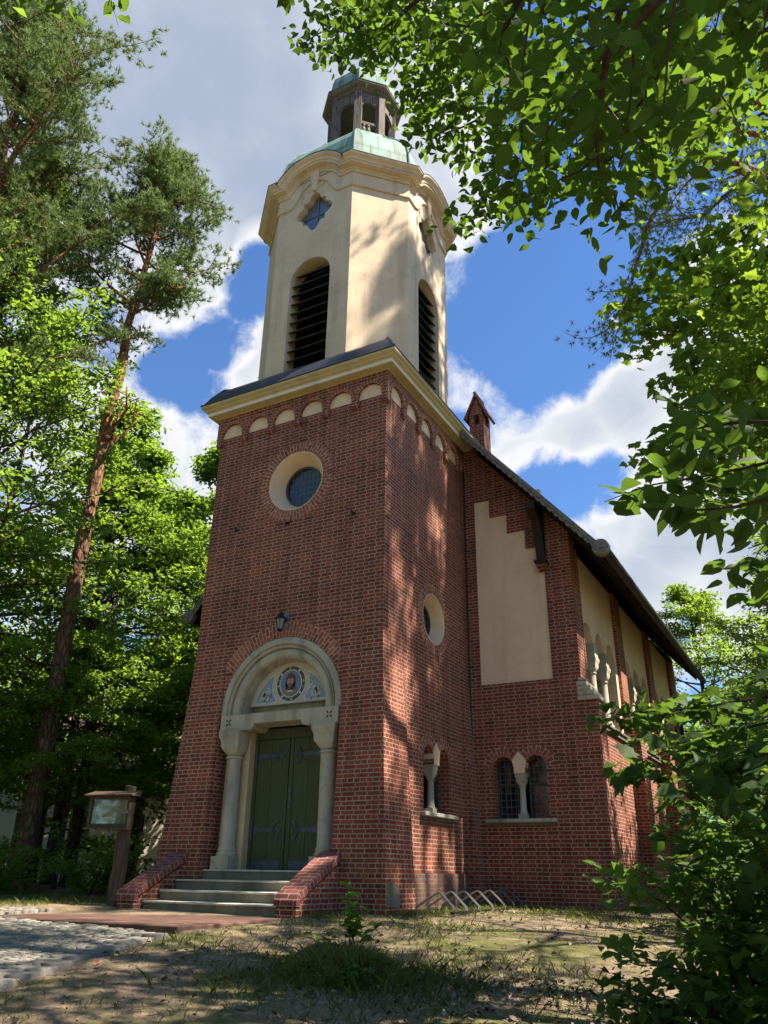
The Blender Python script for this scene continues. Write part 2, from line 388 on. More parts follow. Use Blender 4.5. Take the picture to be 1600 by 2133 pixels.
def leaf_mat(name, ca, cb, tr, trf=.5, rough=.5):
    def fn(t, out):
        rnd = t.node('ShaderNodeNewGeometry').outputs['Random Per Island']
        c = t.mix(rnd, ca, cb)
        c = t.mix(.5, c, t.ramp(t.noise(geo_pos(t), .8, 3), [(.3, (.7, .75, .8)), (.7, (1.25, 1.15, 1.0))]), 'MULTIPLY')
        c = t.mix(.35, c, t.ramp(t.noise(geo_pos(t), 55, 3), [(.35, (.65, .65, .6)), (.65, (1.25, 1.25, 1.15))]), 'MULTIPLY')
        b = t.node('ShaderNodeBsdfPrincipled'); t.set(b.inputs['Base Color'], c); b.inputs['Roughness'].default_value = rough; b.inputs['Specular IOR Level'].default_value = .22
        tn = t.node('ShaderNodeBsdfTranslucent'); t.set(tn.inputs[0], t.mix(rnd, tr, tuple(x*.62 for x in tr)))
        m = t.node('ShaderNodeMixShader'); m.inputs[0].default_value = trf
        t.l.new(b.outputs[0], m.inputs[1]); t.l.new(tn.outputs[0], m.inputs[2]); t.l.new(m.outputs[0], out.inputs[0])
    return mat(name, fn)
LEAF = leaf_mat('beech_leaf', (.05, .10, .018), (.10, .17, .028), (.32, .50, .045), .52, .65)
LEAFD = leaf_mat('dark_leaf', (.03, .07, .018), (.06, .11, .025), (.16, .28, .03), .45, .6)
LEAFY = leaf_mat('maple_leaf', (.055, .11, .018), (.11, .18, .028), (.32, .48, .035), .55)
LEAFO = leaf_mat('hornbeam_leaf', (.028, .056, .014), (.055, .10, .02), (.19, .33, .025), .48, .7)
LEAFS = leaf_mat('shrub_leaf', (.05, .11, .028), (.09, .165, .04), (.20, .36, .04), .45, .6)
NEEDLE = leaf_mat('pine_needle', (.12, .185, .065), (.21, .28, .11), (.20, .28, .07), .37, .6)
def bark(name, lo, hi, z0, z1):
    def fn(t, out):
        pos = geo_pos(t)
        v = t.node('ShaderNodeTexVoronoi', i_Scale=1.0, i_Vector=t.vmath('MULTIPLY', pos, (9, 9, 2.6))); v.feature = 'DISTANCE_TO_EDGE'
        n = t.noise(pos, 12, 5, .65)
        h = t.node('ShaderNodeSeparateXYZ', i_0=pos).outputs[2]
        c = t.mix(t.mapr(h, z0, z1), lo, hi)
        cr = t.mapr(t.math('ADD', v.outputs['Distance'], t.math('MULTIPLY', n, .15)), .05, .32)
        c = t.mix(cr, t.mix(.0, tuple(x*.28 for x in lo), lo), c)
        c = t.mix(.5, c, t.ramp(n, [(.3, (.6, .6, .6)), (.7, (1.3, 1.25, 1.2))]), 'MULTIPLY')
        pbsdf(t, out, c, .92, cr, .8, .03, spec=.15)
    return mat(name, fn)
PINEBARK = bark('pine_bark', (.15, .10, .075), (.33, .155, .075), 5, 13)
BARK = bark('grey_bark', (.085, .072, .058), (.10, .085, .07), 0, 10)
TWIG = plain('twig_bark', (.055, .038, .028), .8, 0, .2, 20)

# ------------------------------------------------------------------ terrain height
def gz(x, y):
    t = ((x-3)*8.6 - y*12.8)/15.42
    if t < 0: return -.82 + .012*min(-t, 12)
    if t < 4: return -.82 - .03*t - .0015*t*t
    return max(-.964 - .079*(t-4), -2.3)

# ================================================================== CHURCH
W, D, WN, YN = 4.6, 4.19, 7.23, 4.19
CX = 2.3
church = thing('church', (2.3, 4.0, -.85), 'red brick church with cream octagonal belfry, green copper roof and nave behind', 'church')

def rotk(k, A):
    """frame on face k (0 front, 1 right, 2 back, 3 left) of a square of half width A about the tower axis: (u, outward n, z)"""
    def f(u, n, z):
        if k == 0: return (CX+u, CX-A-n, z)
        if k == 1: return (CX+A+n, CX+u, z)
        if k == 2: return (CX-u, CX+A+n, z)
        return (CX-A-n, CX-u, z)
    return f
F = [rotk(k, 2.3) for k in range(4)]
def P2(fr): return lambda a, b, d: fr(a, d, b)          # prism placer: (u, z, n)
def cyl_ring(mb, fr, uc, zc, r0, r1, n0, n1, seg=40, a0=0, a1=360):
    """flat ring r0..r1 between depths n0 (back) and n1 (front); radial brick uv on its front"""
    full = a1-a0 >= 360; N = seg
    pts = [R(a0+(a1-a0)*i/N) for i in range(N+1)]
    def q(r, a, n): return fr(uc+r*cos(a), n, zc+r*sin(a))
    for i in range(N):
        a, b = pts[i], pts[i+1]; rm = (r0+r1)/2
        mb.poly([q(r0, a, n1), q(r1, a, n1), q(r1, b, n1), q(r0, b, n1)], [(0, a*rm), (r1-r0, a*rm), (r1-r0, b*rm), (0, b*rm)])
        mb.poly([q(r1, a, n1), q(r1, a, n0), q(r1, b, n0), q(r1, b, n1)], [(0, a*rm), (.1, a*rm), (.1, b*rm), (0, b*rm)])
        mb.poly([q(r0, a, n0), q(r0, a, n1), q(r0, b, n1), q(r0, b, n0)], [(0, a*rm), (.1, a*rm), (.1, b*rm), (0, b*rm)])
    if not full:
        for a in (pts[0], pts[-1]): mb.poly([q(r0, a, n0), q(r1, a, n0), q(r1, a, n1), q(r0, a, n1)])
def cone_cutter(fr, uc, zc, r0, r1, depth, seg=40):
    m = MB(); rings = []
    for r, n in ((r0*1.0+(r0-r1)*.1/depth, .1), (r1, -depth), (r1, -1.2)):
        rings.append([fr(uc+r*cos(2*pi*i/seg), n, zc+r*sin(2*pi*i/seg)) for i in range(seg)])
    m.loft(rings); return m
def prism_cutter(fr, poly, n0=-1.2, n1=.3):
    m = MB(); m.prism(poly, P2(fr), n0, n1); return m

# ---- tower shaft
PC = 2.285 - CX                                        # portal axis, relative to the tower axis
tw = MB(); tw.box(0, W, 0, W, -1.3, 9.95)
hollow = MB(); hollow.box(.62, W-.62, .62, W-.62, -.9, 10.4)
portal = [(PC-1.435, -.2), (PC+1.435, -.2), (PC+1.41, 2.66)] + arc(PC, 2.70, 1.41, 0, 180, 28) + [(PC-1.41, 2.66)]
OC0 = (2.315-CX, 7.74); OC1 = (2.31-CX, 4.85)
TW1 = (.05, .86)       # twin window on the tower's side: u, sill z
cutters = [hollow, prism_cutter(F[0], portal), cone_cutter(F[0], *OC0, .72, .505, .34), cone_cutter(F[1], *OC1, .56, .40, .28)]
def twin_cutters(fr, u, z0):
    return [prism_cutter(fr, arched(u-.365, .24, z0, z0+1.04)), prism_cutter(fr, arched(u+.365, .24, z0, z0+1.04)),
            prism_cutter(fr, [(u-.13, z0), (u+.13, z0), (u+.13, z0+.93), (u-.13, z0+.93)])]
cutters += twin_cutters(F[1], *TW1)
cut(tw, cutters, 'tower_wall', BRICK, church)

# ---- flared corner buttresses
def flare(z): 
    t = min(max((z+.9)/4.85, 0), 1); return .004+.27*(1-t)**1.15
for sx, sy in ((0, 0), (1, 0), (1, 1), (0, 1)):
    m = MB(); rings = []
    for i in range(15):
        z = -1.3+5.25*i/14; s = flare(z); 
        xs = (-s, .85) if sx == 0 else (W-.85, W+s); ys = (-s, .85) if sy == 0 else (W-.85, W+s)
        rings.append([(xs[0], ys[0], z), (xs[1], ys[0], z), (xs[1], ys[1], z), (xs[0], ys[1], z)])
    m.loft(rings); m.build('buttress', BRICK, church)
m = MB(); m.box(W-.1, W+.05, .86, 3.74, -1.3, -.21); m.build('plinth', BRICKP, church)

# patch of bare pale render at the foot of the right corner, and three rusty wall hooks on the front
m = MB(); zs_ = (-.74, -.62, -.48, -.36); yb_ = (.20, .27, .22, .06)
m.loft([[(W+flare(z)+a, -flare(z)+.03, z) for a in (-.02, .005)] + [(W+flare(z)+a, y, z) for a, y in ((.005, y_), (-.02, y_))] for z, y_ in zip(zs_, yb_)]); m.build('bare_patch', CONC, church)
for hx, hz in ((2.17, 6.72), (3.86, 6.62), (.78, 6.83)):
    m = MB(); m.tube([(hx, .02, hz), (hx, -.09, hz), (hx, -.10, hz+.06)], .014, 6); m.box(hx-.06, hx+.06, -.012, -.001, hz-.05, hz+.01); m.build('wall_hook', BLACKM, church)

# ---- corbel table with arches and cream lunettes
for k in range(4):
    fr = F[k]; m = MB()
    pr = .075; zt = 9.93
    for i in range(6):
        uc = -2.3+.3835+.767*i
        e0 = uc-.3835 - (pr if i == 0 else 0); e1 = uc+.3835 + (pr-.002 if i == 5 else 0)
        # solid band above an arched opening: strip from arch curve up to the top
        A = [(uc-.30, 9.17)] + [(uc+.30*cos(a), 9.40+.30*sin(a)) for a in np.linspace(pi, 0, 15)] + [(uc+.30, 9.17)]
        L = [e0] + list(np.linspace(e0, e1, 15)) + [e1]
        for j in range(len(A)-1):
            zt0 = 9.17 if j == 0 else zt; zt1 = 9.17 if j+1 == len(A)-1 else zt
            a, b = A[j], A[j+1]
            if j == 0: q = [(a[0], a[1]), (b[0], b[1]), (e0, zt), (e0, 9.17)]
            elif j == len(A)-2: q = [(a[0], a[1]), (b[0], b[1]), (e1, 9.17), (e1, zt)]
            else: q = [a, b, (L[j+1], zt), (L[j], zt)]
            m.poly([fr(u, pr, z) for u, z in q])
            m.poly([fr(a[0], pr, a[1]), fr(b[0], pr, b[1]), fr(b[0], 0, b[1]), fr(a[0], 0, a[1])])
        # foot of each pier, a stepped corbel
        for (ua, ub) in ((e0, uc-.30), (uc+.30, e1)):
            m.poly([fr(ua, pr, 9.17), fr(ub, pr, 9.17), fr(ub, 0, 9.12), fr(ua, 0, 9.12)])
    m.build('corbel_table', BRICK, church, recalc=False)
    rg = MB()
    for i in range(6):
        uc = -2.3+.3835+.767*i
        cyl_ring(rg, fr, uc, 9.40, .302, .383, 0, pr+.018, 16, 0, 180)
    rg.build('corbel_arches', VOUSS, church, recalc=False)
    for i in range(6 if k < 2 else 0):
        uc = -2.3+.3835+.767*i; lm = MB()
        lm.prism([(uc-.299, 9.365), (uc+.299, 9.365)] + arc(uc, 9.40, .299, 0, 180, 14), P2(fr), -.05, .012); lm.build('lunette', STUCCO, church)

# ---- tower cornice and lead roof
def sq_ring(o, z): return [(-o, -o, z), (W+o, -o, z), (W+o, W+o, z), (-o, W+o, z)]
m = MB(); m.loft([sq_ring(o, z) for o, z in ((-.2, 9.925), (.078, 9.925), (.085, 9.94), (.26, 9.965), (.265, 9.975))], cap=False); m.build('cornice_soffit', CORNICE, church)
m = MB(); m.loft([sq_ring(o, z) for o, z in ((.265, 9.975), (.27, 9.975), (.275, 10.04), (.29, 10.043))], cap=False); m.build('cornice_fascia', WHITEB, church)
m = MB(); m.loft([sq_ring(o, z) for o, z in ((.29, 10.043), (.295, 10.07), (.33, 10.085), (.35, 10.13), (.40, 10.16), (.415, 10.19), (.415, 10.225), (.30, 10.23))], cap=False); m.build('tower_cornice', CORNICE, church)
m = MB(); m.loft([sq_ring(o, z) for o, z in ((.30, 10.228), (.43, 10.235), (.43, 10.255), (.37, 10.275), (.32, 10.36), (.26, 10.50), (.17, 10.66), (.05, 10.80), (-.10, 10.88), (-.35, 10.96), (-.75, 11.02), (-.9, 11.02))], cap=False)
m.build('lead_roof', LEAD, church, smooth=False)
m = MB(); m.tube([(W+.42, -.42, 10.26), (W+.36, -.36, 10.29), (W+.25, -.25, 10.52), (W+.05, -.05, 10.83), (W-.35, .35, 10.99)], .022, 6); m.build('lead_hip', LEAD, church)
m = MB(); m.tube([(-.42, -.42, 10.26), (-.36, -.36, 10.29), (-.25, -.25, 10.52), (-.05, -.05, 10.83), (.35, .35, 10.99)], .022, 6); m.build('lead_hip', LEAD, church)

# ---- octagonal belfry
OA, Oa = 2.27, 1.17
def oct_pts(A, a, z, c=(CX, CX)):
    return [(c[0]+x, c[1]+y, z) for x, y in ((-a, -A), (a, -A), (A, -a), (A, a), (a, A), (-a, A), (-A, a), (-A, -a))]
G = [rotk(k, OA) for k in range(4)]
ow = MB(); ow.loft([oct_pts(OA, Oa, 10.2), oct_pts(OA, Oa, 17.05)])
oh = MB(); oh.loft([oct_pts(OA-.5, Oa-.2, 10.5), oct_pts(OA-.5, Oa-.2, 16.95)])
def quatre(s=1.0, n=72):
    pts = []
    for i in range(n):
        a = 2*pi*i/n; c, s_ = cos(a), sin(a)
        r1 = 1/sqrt((c/.56)**2+(s_/.30)**2); r2 = 1/sqrt((c/.25)**2+(s_/.67)**2); r3 = min(.35/max(abs(c), 1e-6), .40/max(abs(s_), 1e-6))
        r = max(r1, r2, r3)*s; pts.append((r*c, 15.86+r*s_))
    return pts
cs = [oh]
for k in range(4):
    cs.append(prism_cutter(G[k], arched(0, .605, 10.6, 13.62, 20), -.9, .3)); cs.append(prism_cutter(G[k], quatre(), -.9, .3))
cut(ow, cs, 'belfry_wall', STUCCOW, church)
for k in range(4):
    fr = G[k]
    # louvre window: dark boards sloping outward
    m = MB(xf=fr); m.prism(arched(0, .604, 10.6, 13.62, 20), lambda a, b, d: (a, d, b), -.44, -.40)
    lw = m.build('louvre_window', BLACKM, church)
    for j in range(11):
        z = 10.92+.292*j; w = .60 if z < 13.6 else sqrt(max(.60**2-(z+.12-13.62)**2, .02))
        s = MB(xf=fr)
        s.loft([[(x, n, zz) for n, zz in ((-.10, z), (-.08, z+.018), (-.34, z+.215), (-.36, z+.197))] for x in (-w, w)])
        s.build('louvre_board', LOUVRE, lw)
    m = MB(xf=fr); m.prism(quatre(1.0), lambda a, b, d: (a, d, b), -.24, -.20); qw = m.build('quatrefoil_window', BLUEGLASS, church)
    m = MB(xf=fr); m.box(-.018, .018, -.20, -.17, 15.22, 16.50); m.box(-.54, .54, -.20, -.175, 15.84, 15.875); m.build('glazing_bar', plain('glazing_bar_paint', (.12, .17, .22)) if k == 0 else MATS['glazing_bar_paint'], qw)
# frieze with a wavy lower edge, rising under the arched cornice
def zfr(u):
    a = abs(u); pts = ((0, 16.90), (.2, 16.88), (.40, 16.72), (.50, 16.52), (.60, 16.36), (.70, 16.25), (.82, 16.205), (1.2, 16.205))
    return np.interp(a, [p[0] for p in pts], [p[1] for p in pts])
AR, AZ, AH = .82, 16.70, .74                           # cornice arch: half width, base z, radius
ARC_R = .92; ARC_C = AZ - sqrt(ARC_R**2-AR**2) if ARC_R > AR else AZ
def zco(u): return AZ if abs(u) >= AR else ARC_C+sqrt(ARC_R**2-u*u)
for k in range(4):
    fr = G[k]; us = sorted(set(list(np.linspace(-1.18, 1.18, 61))+[-AR, AR])); m = MB(xf=fr)
    t0, t1 = .028, -.3
    bot = [(u, zfr(u)) for u in us]; top = [(u, zco(u)+.02) for u in us]
    for i in range(len(us)-1):
        b0, b1, c0, c1 = bot[i], bot[i+1], top[i], top[i+1]
        m.poly([(b0[0], t0, b0[1]), (b1[0], t0, b1[1]), (c1[0], t0, c1[1]), (c0[0], t0, c0[1])])
        m.poly([(b0[0], t0, b0[1]), (b0[0], .0, b0[1]), (b1[0], .0, b1[1]), (b1[0], t0, b1[1])])
        m.poly([(b0[0], t1, max(b0[1], 17.0)), (b1[0], t1, max(b1[1], 17.0)), (c1[0], t1, c1[1]), (c0[0], t1, c0[1])])
    m.build('frieze', STUCCOW, church, recalc=False)
    m = MB(xf=fr)                                      # raised bead along that edge
    e = .03; pt = [(u, .0, z) for u, z in bot]
    m.loft([[(u, .055, z+.005), (u, .055, z+.045), (u, .026, z+.05), (u, .026, z+.0)] for u, z in bot]); m.build('frieze_bead', STUCCOW, church)
    m = MB(xf=fr); m.loft([[(-.055, 0, 16.55), (.055, 0, 16.55), (.055, .07, 16.55), (-.055, .07, 16.55)], [(-.17, 0, 17.32), (.17, 0, 17.32), (.17, .10, 17.32), (-.17, .10, 17.32)]]); m.build('keystone', STUCCOW, church)
    for sg in (-1, 1): m = MB(xf=fr); m.tube([(sg*.30, .03, 16.86), (sg*.20, .03, 16.62)], .012, 5); m.build('voussoir_joint', STUCCOW, church)
for k in range(4):                                     # flat frieze on the diagonal faces
    c45 = Vector((CX, CX, 0)); a = R(-45+90*k); nrm = Vector((cos(a), sin(a), 0)); tg = Vector((-nrm.y, nrm.x, 0)); dd = (OA+Oa)/sqrt(2); hw = (OA-Oa)/sqrt(2)
    def fd(u, n, z, nrm=nrm, tg=tg): p = c45+nrm*(dd+n)+tg*u; return (p.x, p.y, z)
    m = MB(xf=fd); h2 = hw+.01
    m.box(-h2, h2, -.02, .028, 16.207, 16.72); m.build('frieze', STUCCOW, church)
    m = MB(xf=fd); m.box(-h2-.02, h2+.02, .026, .055, 16.21, 16.255); m.build('frieze_bead', STUCCOW, church)
# arched cornice: a profile swept round the octagon
PROF = ((.0, -.03), (.07, -.03), (.07, .03), (.11, .05), (.11, .10), (.25, .115), (.25, .17), (.28, .18), (.30, .24), (.36, .28), (.385, .31), (.385, .35), (.0, .38))
bel = MB(); edge = MB()
def sweep(fr, pts, prof, mb):
    """pts: (u, z, nu, nz, mitre) along the face"""
    rings = []
    for u, z, nu, nz, mt in pts: rings.append([fr(u+nu*h+mt*.4142*(o), o, z+nz*h) for o, h in prof])
    ids = [[mb.pt(p) for p in r] for r in rings]
    for a in range(len(ids)-1):
        for b in range(len(prof)-1): mb.face((ids[a][b], ids[a+1][b], ids[a+1][b+1], ids[a][b+1]))
def face_path():
    e = math.degrees(math.asin(AR/ARC_R)); P = [(-Oa, AZ, 0, 1, -1)]
    th = e/2; f = 1/cos(R(th)); 
    P.append((-AR, AZ, -sin(R(th))*f, cos(R(th))*f, 0))
    for i in range(1, 20):
        a = R(-e+2*e*i/20); P.append((ARC_R*sin(a), ARC_C+ARC_R*cos(a), sin(a), cos(a), 0))
    P.append((AR, AZ, sin(R(th))*f, cos(R(th))*f, 0)); P.append((Oa, AZ, 0, 1, 1)); return P
for k in range(4):
    m = MB(); sweep(G[k], face_path(), PROF, m); m.build('belfry_cornice', STUCCOW, church, recalc=False)
    a = R(-45+90*k); nrm = Vector((cos(a), sin(a), 0)); tg = Vector((-nrm.y, nrm.x, 0)); dd = (OA+Oa)/sqrt(2); hw = (OA-Oa)/sqrt(2)
    def fd(u, n, z, nrm=nrm, tg=tg): p = Vector((CX, CX, 0))+nrm*(dd+n)+tg*u; return (p.x, p.y, z)
    m = MB(); sweep(fd, [(-hw, AZ, 0, 1, -1), (hw, AZ, 0, 1, 1)], PROF, m); m.build('belfry_cornice', STUCCOW, church, recalc=False)
    cap = ((.30, .352), (.40, .352), (.40, .368), (.30, .372))
    m = MB(); sweep(G[k], face_path(), cap, m); sweep(fd, [(-hw, AZ, 0, 1, -1), (hw, AZ, 0, 1, 1)], cap, m); m.build('cornice_flashing', LEAD, church, recalc=False)

# ---- copper roof, lantern, cap
def oct_loft(prof, name, mt, ratio=.515, cap=True):
    """prof: (k, z): octagon half width and height; uv round and up"""
    m = MB(); rings = [oct_pts(k, k*ratio, z) for k, z in prof]
    vv = [0]
    for (k0, z0), (k1, z1) in zip(prof, prof[1:]): vv.append(vv[-1]+hypot(k1-k0, z1-z0))
    def uvs(kk, i):
        w0 = (prof[kk][0]*(2*ratio if i % 2 == 0 else (1-ratio)*1.414))/2; w1 = (prof[kk+1][0]*(2*ratio if i % 2 == 0 else (1-ratio)*1.414))/2
        b = i*3.3
        return [(b-w0, vv[kk]), (b+w0, vv[kk]), (b+w1, vv[kk+1]), (b-w1, vv[kk+1])]
    m.loft(rings, cap=cap, uvs=uvs); return m.build(name, mt, church)
oct_loft(((2.30, 17.02), (2.28, 17.45), (2.25, 17.9), (2.17, 18.25), (2.0, 18.6), (1.78, 18.95), (1.52, 19.3), (1.25, 19.65), (1.10, 19.9), (1.06, 19.98), (.3, 20.02)), 'copper_roof', COPPER)
m = MB()
for i in range(8):
    p = [oct_pts(k+.02, k*.515+.01, z)[i] for k, z in ((2.28, 17.45), (2.25, 17.9), (2.17, 18.25), (2.0, 18.6), (1.78, 18.95), (1.52, 19.3), (1.25, 19.65), (1.10, 19.9))]
    m.tube(p, .022, 5)
m.build('roof_hip', COPPER, church)
KL = .90
lp = oct_pts(KL, KL*.44, 0)
for i in range(8):                                     # lantern posts at the eight corners
    x, y = lp[i][0], lp[i][1]; a = math.atan2(y-CX, x-CX)
    m = MB(xf=lambda px, py, pz, x=x, y=y, a=a: (x+px*cos(a)-py*sin(a), y+px*sin(a)+py*cos(a), pz)); m.box(-.11, .09, -.115, .115, 19.75, 21.85); m.build('lantern_post', OLDWOOD, church)
for i in range(8):
    p, q = Vector(lp[i]), Vector(lp[(i+1) % 8]); mid = (p+q)/2; tgv = (q-p).normalized(); hw = (q-p).length/2
    nv = Vector((tgv.y, -tgv.x, 0))
    fr = lambda u, n, z, mid=mid, tgv=tgv, nv=nv: tuple(mid+tgv*u+nv*n+Vector((0, 0, z)))
    w = hw-.10; m = MB()
    A = [(w*cos(t_), 21.22+w*.95*sin(t_)) for t_ in np.linspace(pi, 0, 13)]
    Lx = np.linspace(-hw, hw, 13)
    for j in range(12):
        for n in (.045, -.045): m.poly([fr(A[j][0], n, A[j][1]), fr(A[j+1][0], n, A[j+1][1]), fr(Lx[j+1], n, 21.86), fr(Lx[j], n, 21.86)])
        m.poly([fr(A[j][0], .045, A[j][1]), fr(A[j+1][0], .045, A[j+1][1]), fr(A[j+1][0], -.045, A[j+1][1]), fr(A[j][0], -.045, A[j][1])])
    m.build('lantern_arch', OLDWOOD, church, recalc=False)
    if i in (1, 3, 5):                                 # surviving bits of balustrade
        m = MB(xf=fr); m.box(-hw, hw, -.045, .045, 20.50, 20.60); rl = m.build('handrail', OLDWOOD, church)
        for u in ((-.16, -.01) if i == 1 else (.1,)):
            b = MB(); b.lathe([(.045, 20.0), (.05, 20.08), (.03, 20.14), (.065, 20.26), (.05, 20.36), (.03, 20.40), (.05, 20.44), (.05, 20.5)], None, 10, fn=lambda x, y, h, fr=fr, u=u: fr(u+x, y, h)); b.build('baluster', GREYWOOD, rl)
m = MB(); m.tube([(CX+.86, CX-.38, 20.55), (CX+.98, CX-.05, 20.0)], .022, 5); m.build('fallen_rail', GREYWOOD, church)
oct_loft(((.60, 21.84), (.95, 21.845), (1.02, 21.88), (1.02, 21.94), (1.12, 21.98), (1.17, 22.04), (1.17, 22.10), (.8, 22.12)), 'lantern_cornice', OLDWOOD, .46, cap=True)
oct_loft(((1.14, 22.105), (1.19, 22.11), (1.19, 22.13), (1.03, 22.16), (1.05, 22.35), (1.05, 22.62), (.99, 22.88), (.85, 23.10), (.60, 23.28), (.34, 23.42), (.20, 23.6), (.14, 23.9), (.05, 24.4)), 'lantern_cap', COPPER, .46)
m = MB(); m.lathe([(.02, 24.3), (.14, 24.42), (.17, 24.55), (.13, 24.68), (.03, 24.8), (.02, 25.6)], (CX, CX, 0), 14); m.build('finial_ball', COPPER, church, smooth=True)

# ---- round windows
for fr, (u, z), r0, r1, dp, ro in ((F[0], OC0, .72, .505, .34, .975), (F[1], OC1, .56, .40, .28, .80)):
    m = MB(); cyl_ring(m, fr, u, z, r0+.003, ro, -.04, .006, 56); m.build('window_arch', VOUSS, church, recalc=False)
    m = MB(); seg = 48                                  # cream splayed reveal lining the cut
    rr = [[fr(u+r*cos(2*pi*i/seg), n, z+r*sin(2*pi*i/seg)) for i in range(seg)] for r, n in ((r0+.004, .004), (r0-.012, .008), (r1-.012, -dp), (r1-.012, -dp-.1))]
    m.loft(rr, cap=False); m.build('window_reveal', STUCCO, church, smooth=True)
    m = MB(); m.prism(arc(u, z, r1-.014, 0, 355, 71), P2(fr), -dp-.06, -dp-.03); ow_ = m.build('round_window', LEADED, church)
    m = MB(); cyl_ring(m, fr, u, z, r1-.06, r1-.013, -dp-.03, -dp+.02, 48); m.build('window_frame', FRAMEM, ow_, recalc=False)

# ---- twin windows with a dwarf column
def column(mb, fr, u, n, zb, zt, r, cap):
    """base block, base roll, shaft, neck ring, cushion capital, abacus block"""
    b = r*1.35
    mb.box(u-b, u+b, n-b, n+b, zb, zb+r*1.5)
    place = lambda x, y, h: (u+x, n+y, h)
    zs = zb+r*1.5; zc = zt-cap
    mb.lathe([(b*.97, zs), (b*1.0, zs+r*.3), (r*1.12, zs+r*.55), (r*1.18, zs+r*.8), (r*1.0, zs+r*1.1), (r*.93, zc-r*.45), (r*1.15, zc-r*.4), (r*1.18, zc-r*.2), (r*1.0, zc-r*.05)], None, 20, fn=place)
    # cushion: round below, square above
    rings = []
    for t_ in np.linspace(0, 1, 7):
        rad = r*(1.0+.48*(1-(1-t_)**3)); sq = min(1, t_*1.5); ring = []
        for i in range(24):
            a = 2*pi*i/24; c, s_ = cos(a), sin(a); rs = min(1/max(abs(c), 1e-6), 1/max(abs(s_), 1e-6))
            q = rad*(1-sq)+rad*.97*min(rs, 1.42)*sq; ring.append(place(q*c, q*s_, zc-.0+cap*.55*t_))
        rings.append(ring)
    mb.loft(rings)
    q = r*1.50; z1 = zc+cap*.55
    mb.loft([[(u-a, n-a, z), (u+a, n-a, z), (u+a, n+a, z), (u-a, n+a, z)] for a, z in ((q*.97, z1), (q*.99, z1+cap*.08), (q*1.09, z1+cap*.17), (q*1.10, z1+cap*.22), (q*1.13, z1+cap*.23), (q*1.13, zt))])
def twin_window(fr, u, z0):
    m = MB(xf=fr)
    for s in (-1, 1):
        c = u+s*.365
        m.box(c-.24, c-.205, -.30, -.24, z0, z0+1.1); m.box(c+.205, c+.24, -.30, -.24, z0, z0+1.1)
        m.box(c-.205, c+.205, -.29, -.245, z0+.70, z0+.735); m.box(c-.205, c+.205, -.30, -.24, z0, z0+.03)
    w = m.build('twin_window', FRAMEM, church)
    for s in (-1, 1):
        m = MB(xf=fr); c = u+s*.365; m.prism(arched(c, .25, z0-.01, z0+1.04), lambda a, b, d: (a, d, b), -.31, -.295); m.build('window_pane', LEADED, w)
    m = MB(xf=fr); column(m, fr, u, -.14, z0+.0, z0+.93, .070, .27); m.build('window_column', SANDST, w, smooth=True)
    pl = [(u-.122, z0+.92), (u+.122, z0+.92), (u+.125, z0+1.04), (u+.147, z0+1.14), (u+.165, z0+1.18), (u, z0+1.37), (u-.165, z0+1.18), (u-.147, z0+1.14), (u-.125, z0+1.04)]
    m = MB(xf=fr); m.prism(pl, lambda a, b, d: (a, d, b), -.22, .009); m.build('window_spandrel', STUCCO, w)
    m = MB()
    cyl_ring(m, fr, u-.365, z0+1.04, .243, .46, -.03, .005, 26, 28, 180); cyl_ring(m, fr, u+.365, z0+1.04, .243, .46, -.03, .005, 26, 0, 152)
    m.build('window_arch', VOUSS, w, recalc=False)
    m = MB(xf=fr); m.bbox(u-.78, u+.78, -.30, .13, z0-.075, z0+.002, .012); m.build('window_sill', SANDST, w)
    m = MB(xf=fr); m.box(u-.74, u+.74, -.05, .05, z0-.135, z0-.074); m.build('sill_course', OLDWOOD, w)
twin_window(F[1], *TW1)

# ---- portal
FP = lambda u, n, z: (CX+PC+u, -n, z)
m = MB(xf=FP)                                          # archivolt: moulded profile swept along a stilted arch
AP = [(1.46, -.2), (1.46, -.015), (1.42, .012), (1.31, .012), (1.295, -.03), (1.275, -.03), (1.265, .0), (1.235, -.02), (1.225, -.07)]
AP += [(1.125+.105*cos(R(a)), -.13+.105*sin(R(a))) for a in range(20, 201, 15)] + [(1.01, -.22), (1.0, -.25), (1.0, -.55)]
rings = [[(r, n, 2.64) for r, n in AP]] + [[(r*cos(R(a)), n, 2.70+r*sin(R(a))) for r, n in AP] for a in range(0, 181, 5)] + [[(-r, n, 2.64) for r, n in AP]]
m.loft(rings, closed=False, cap=False); arch = m.build('archivolt', SANDST, church, smooth=True)
m = MB()
cyl_ring(m, FP, 0, 2.70, 1.45, 1.76, -.04, .010, 40, 33, 147); m.build('portal_arch', VOUSS, church, recalc=False)
# lintel with a lowered centre and rounded shoulders
lint = [(-1.40, 2.335), (-.66, 2.335)] + [(-.66+.10*sin(R(a)), 2.335+.11*(1-cos(R(a)))) for a in (30, 60, 90)] + [(.56+.10*(1-sin(R(a))), 2.335+.11*(1-cos(R(a)))) for a in (90, 60, 30)] + [(.66, 2.335), (1.40, 2.335), (1.40, 2.645), (-1.40, 2.645)]
m = MB(xf=FP); m.prism(lint, lambda a, b, d: (a, d, b), -.5, .035); m.build('lintel', SANDST, church)
for s in (-1, 1):
    m = MB(xf=FP)                                      # leaf crosses on the lintel ends, near-black for the shade in incised cuts
    for du, dz in ((-.035, .035), (.035, .035), (-.035, -.035), (.035, -.035)):
        cu, cz = s*1.2+du*1.1, 2.5+dz*1.1
        m.prism([(cu+du*.75*cos(t_)-dz*.3*sin(t_), cz+dz*.75*cos(t_)+du*.3*sin(t_)) for t_ in np.linspace(0, 2*pi, 9)[:-1]], lambda a, b, d: (a, d, b), .03, .037)
    m.build('cross_shade', SEAM, church)
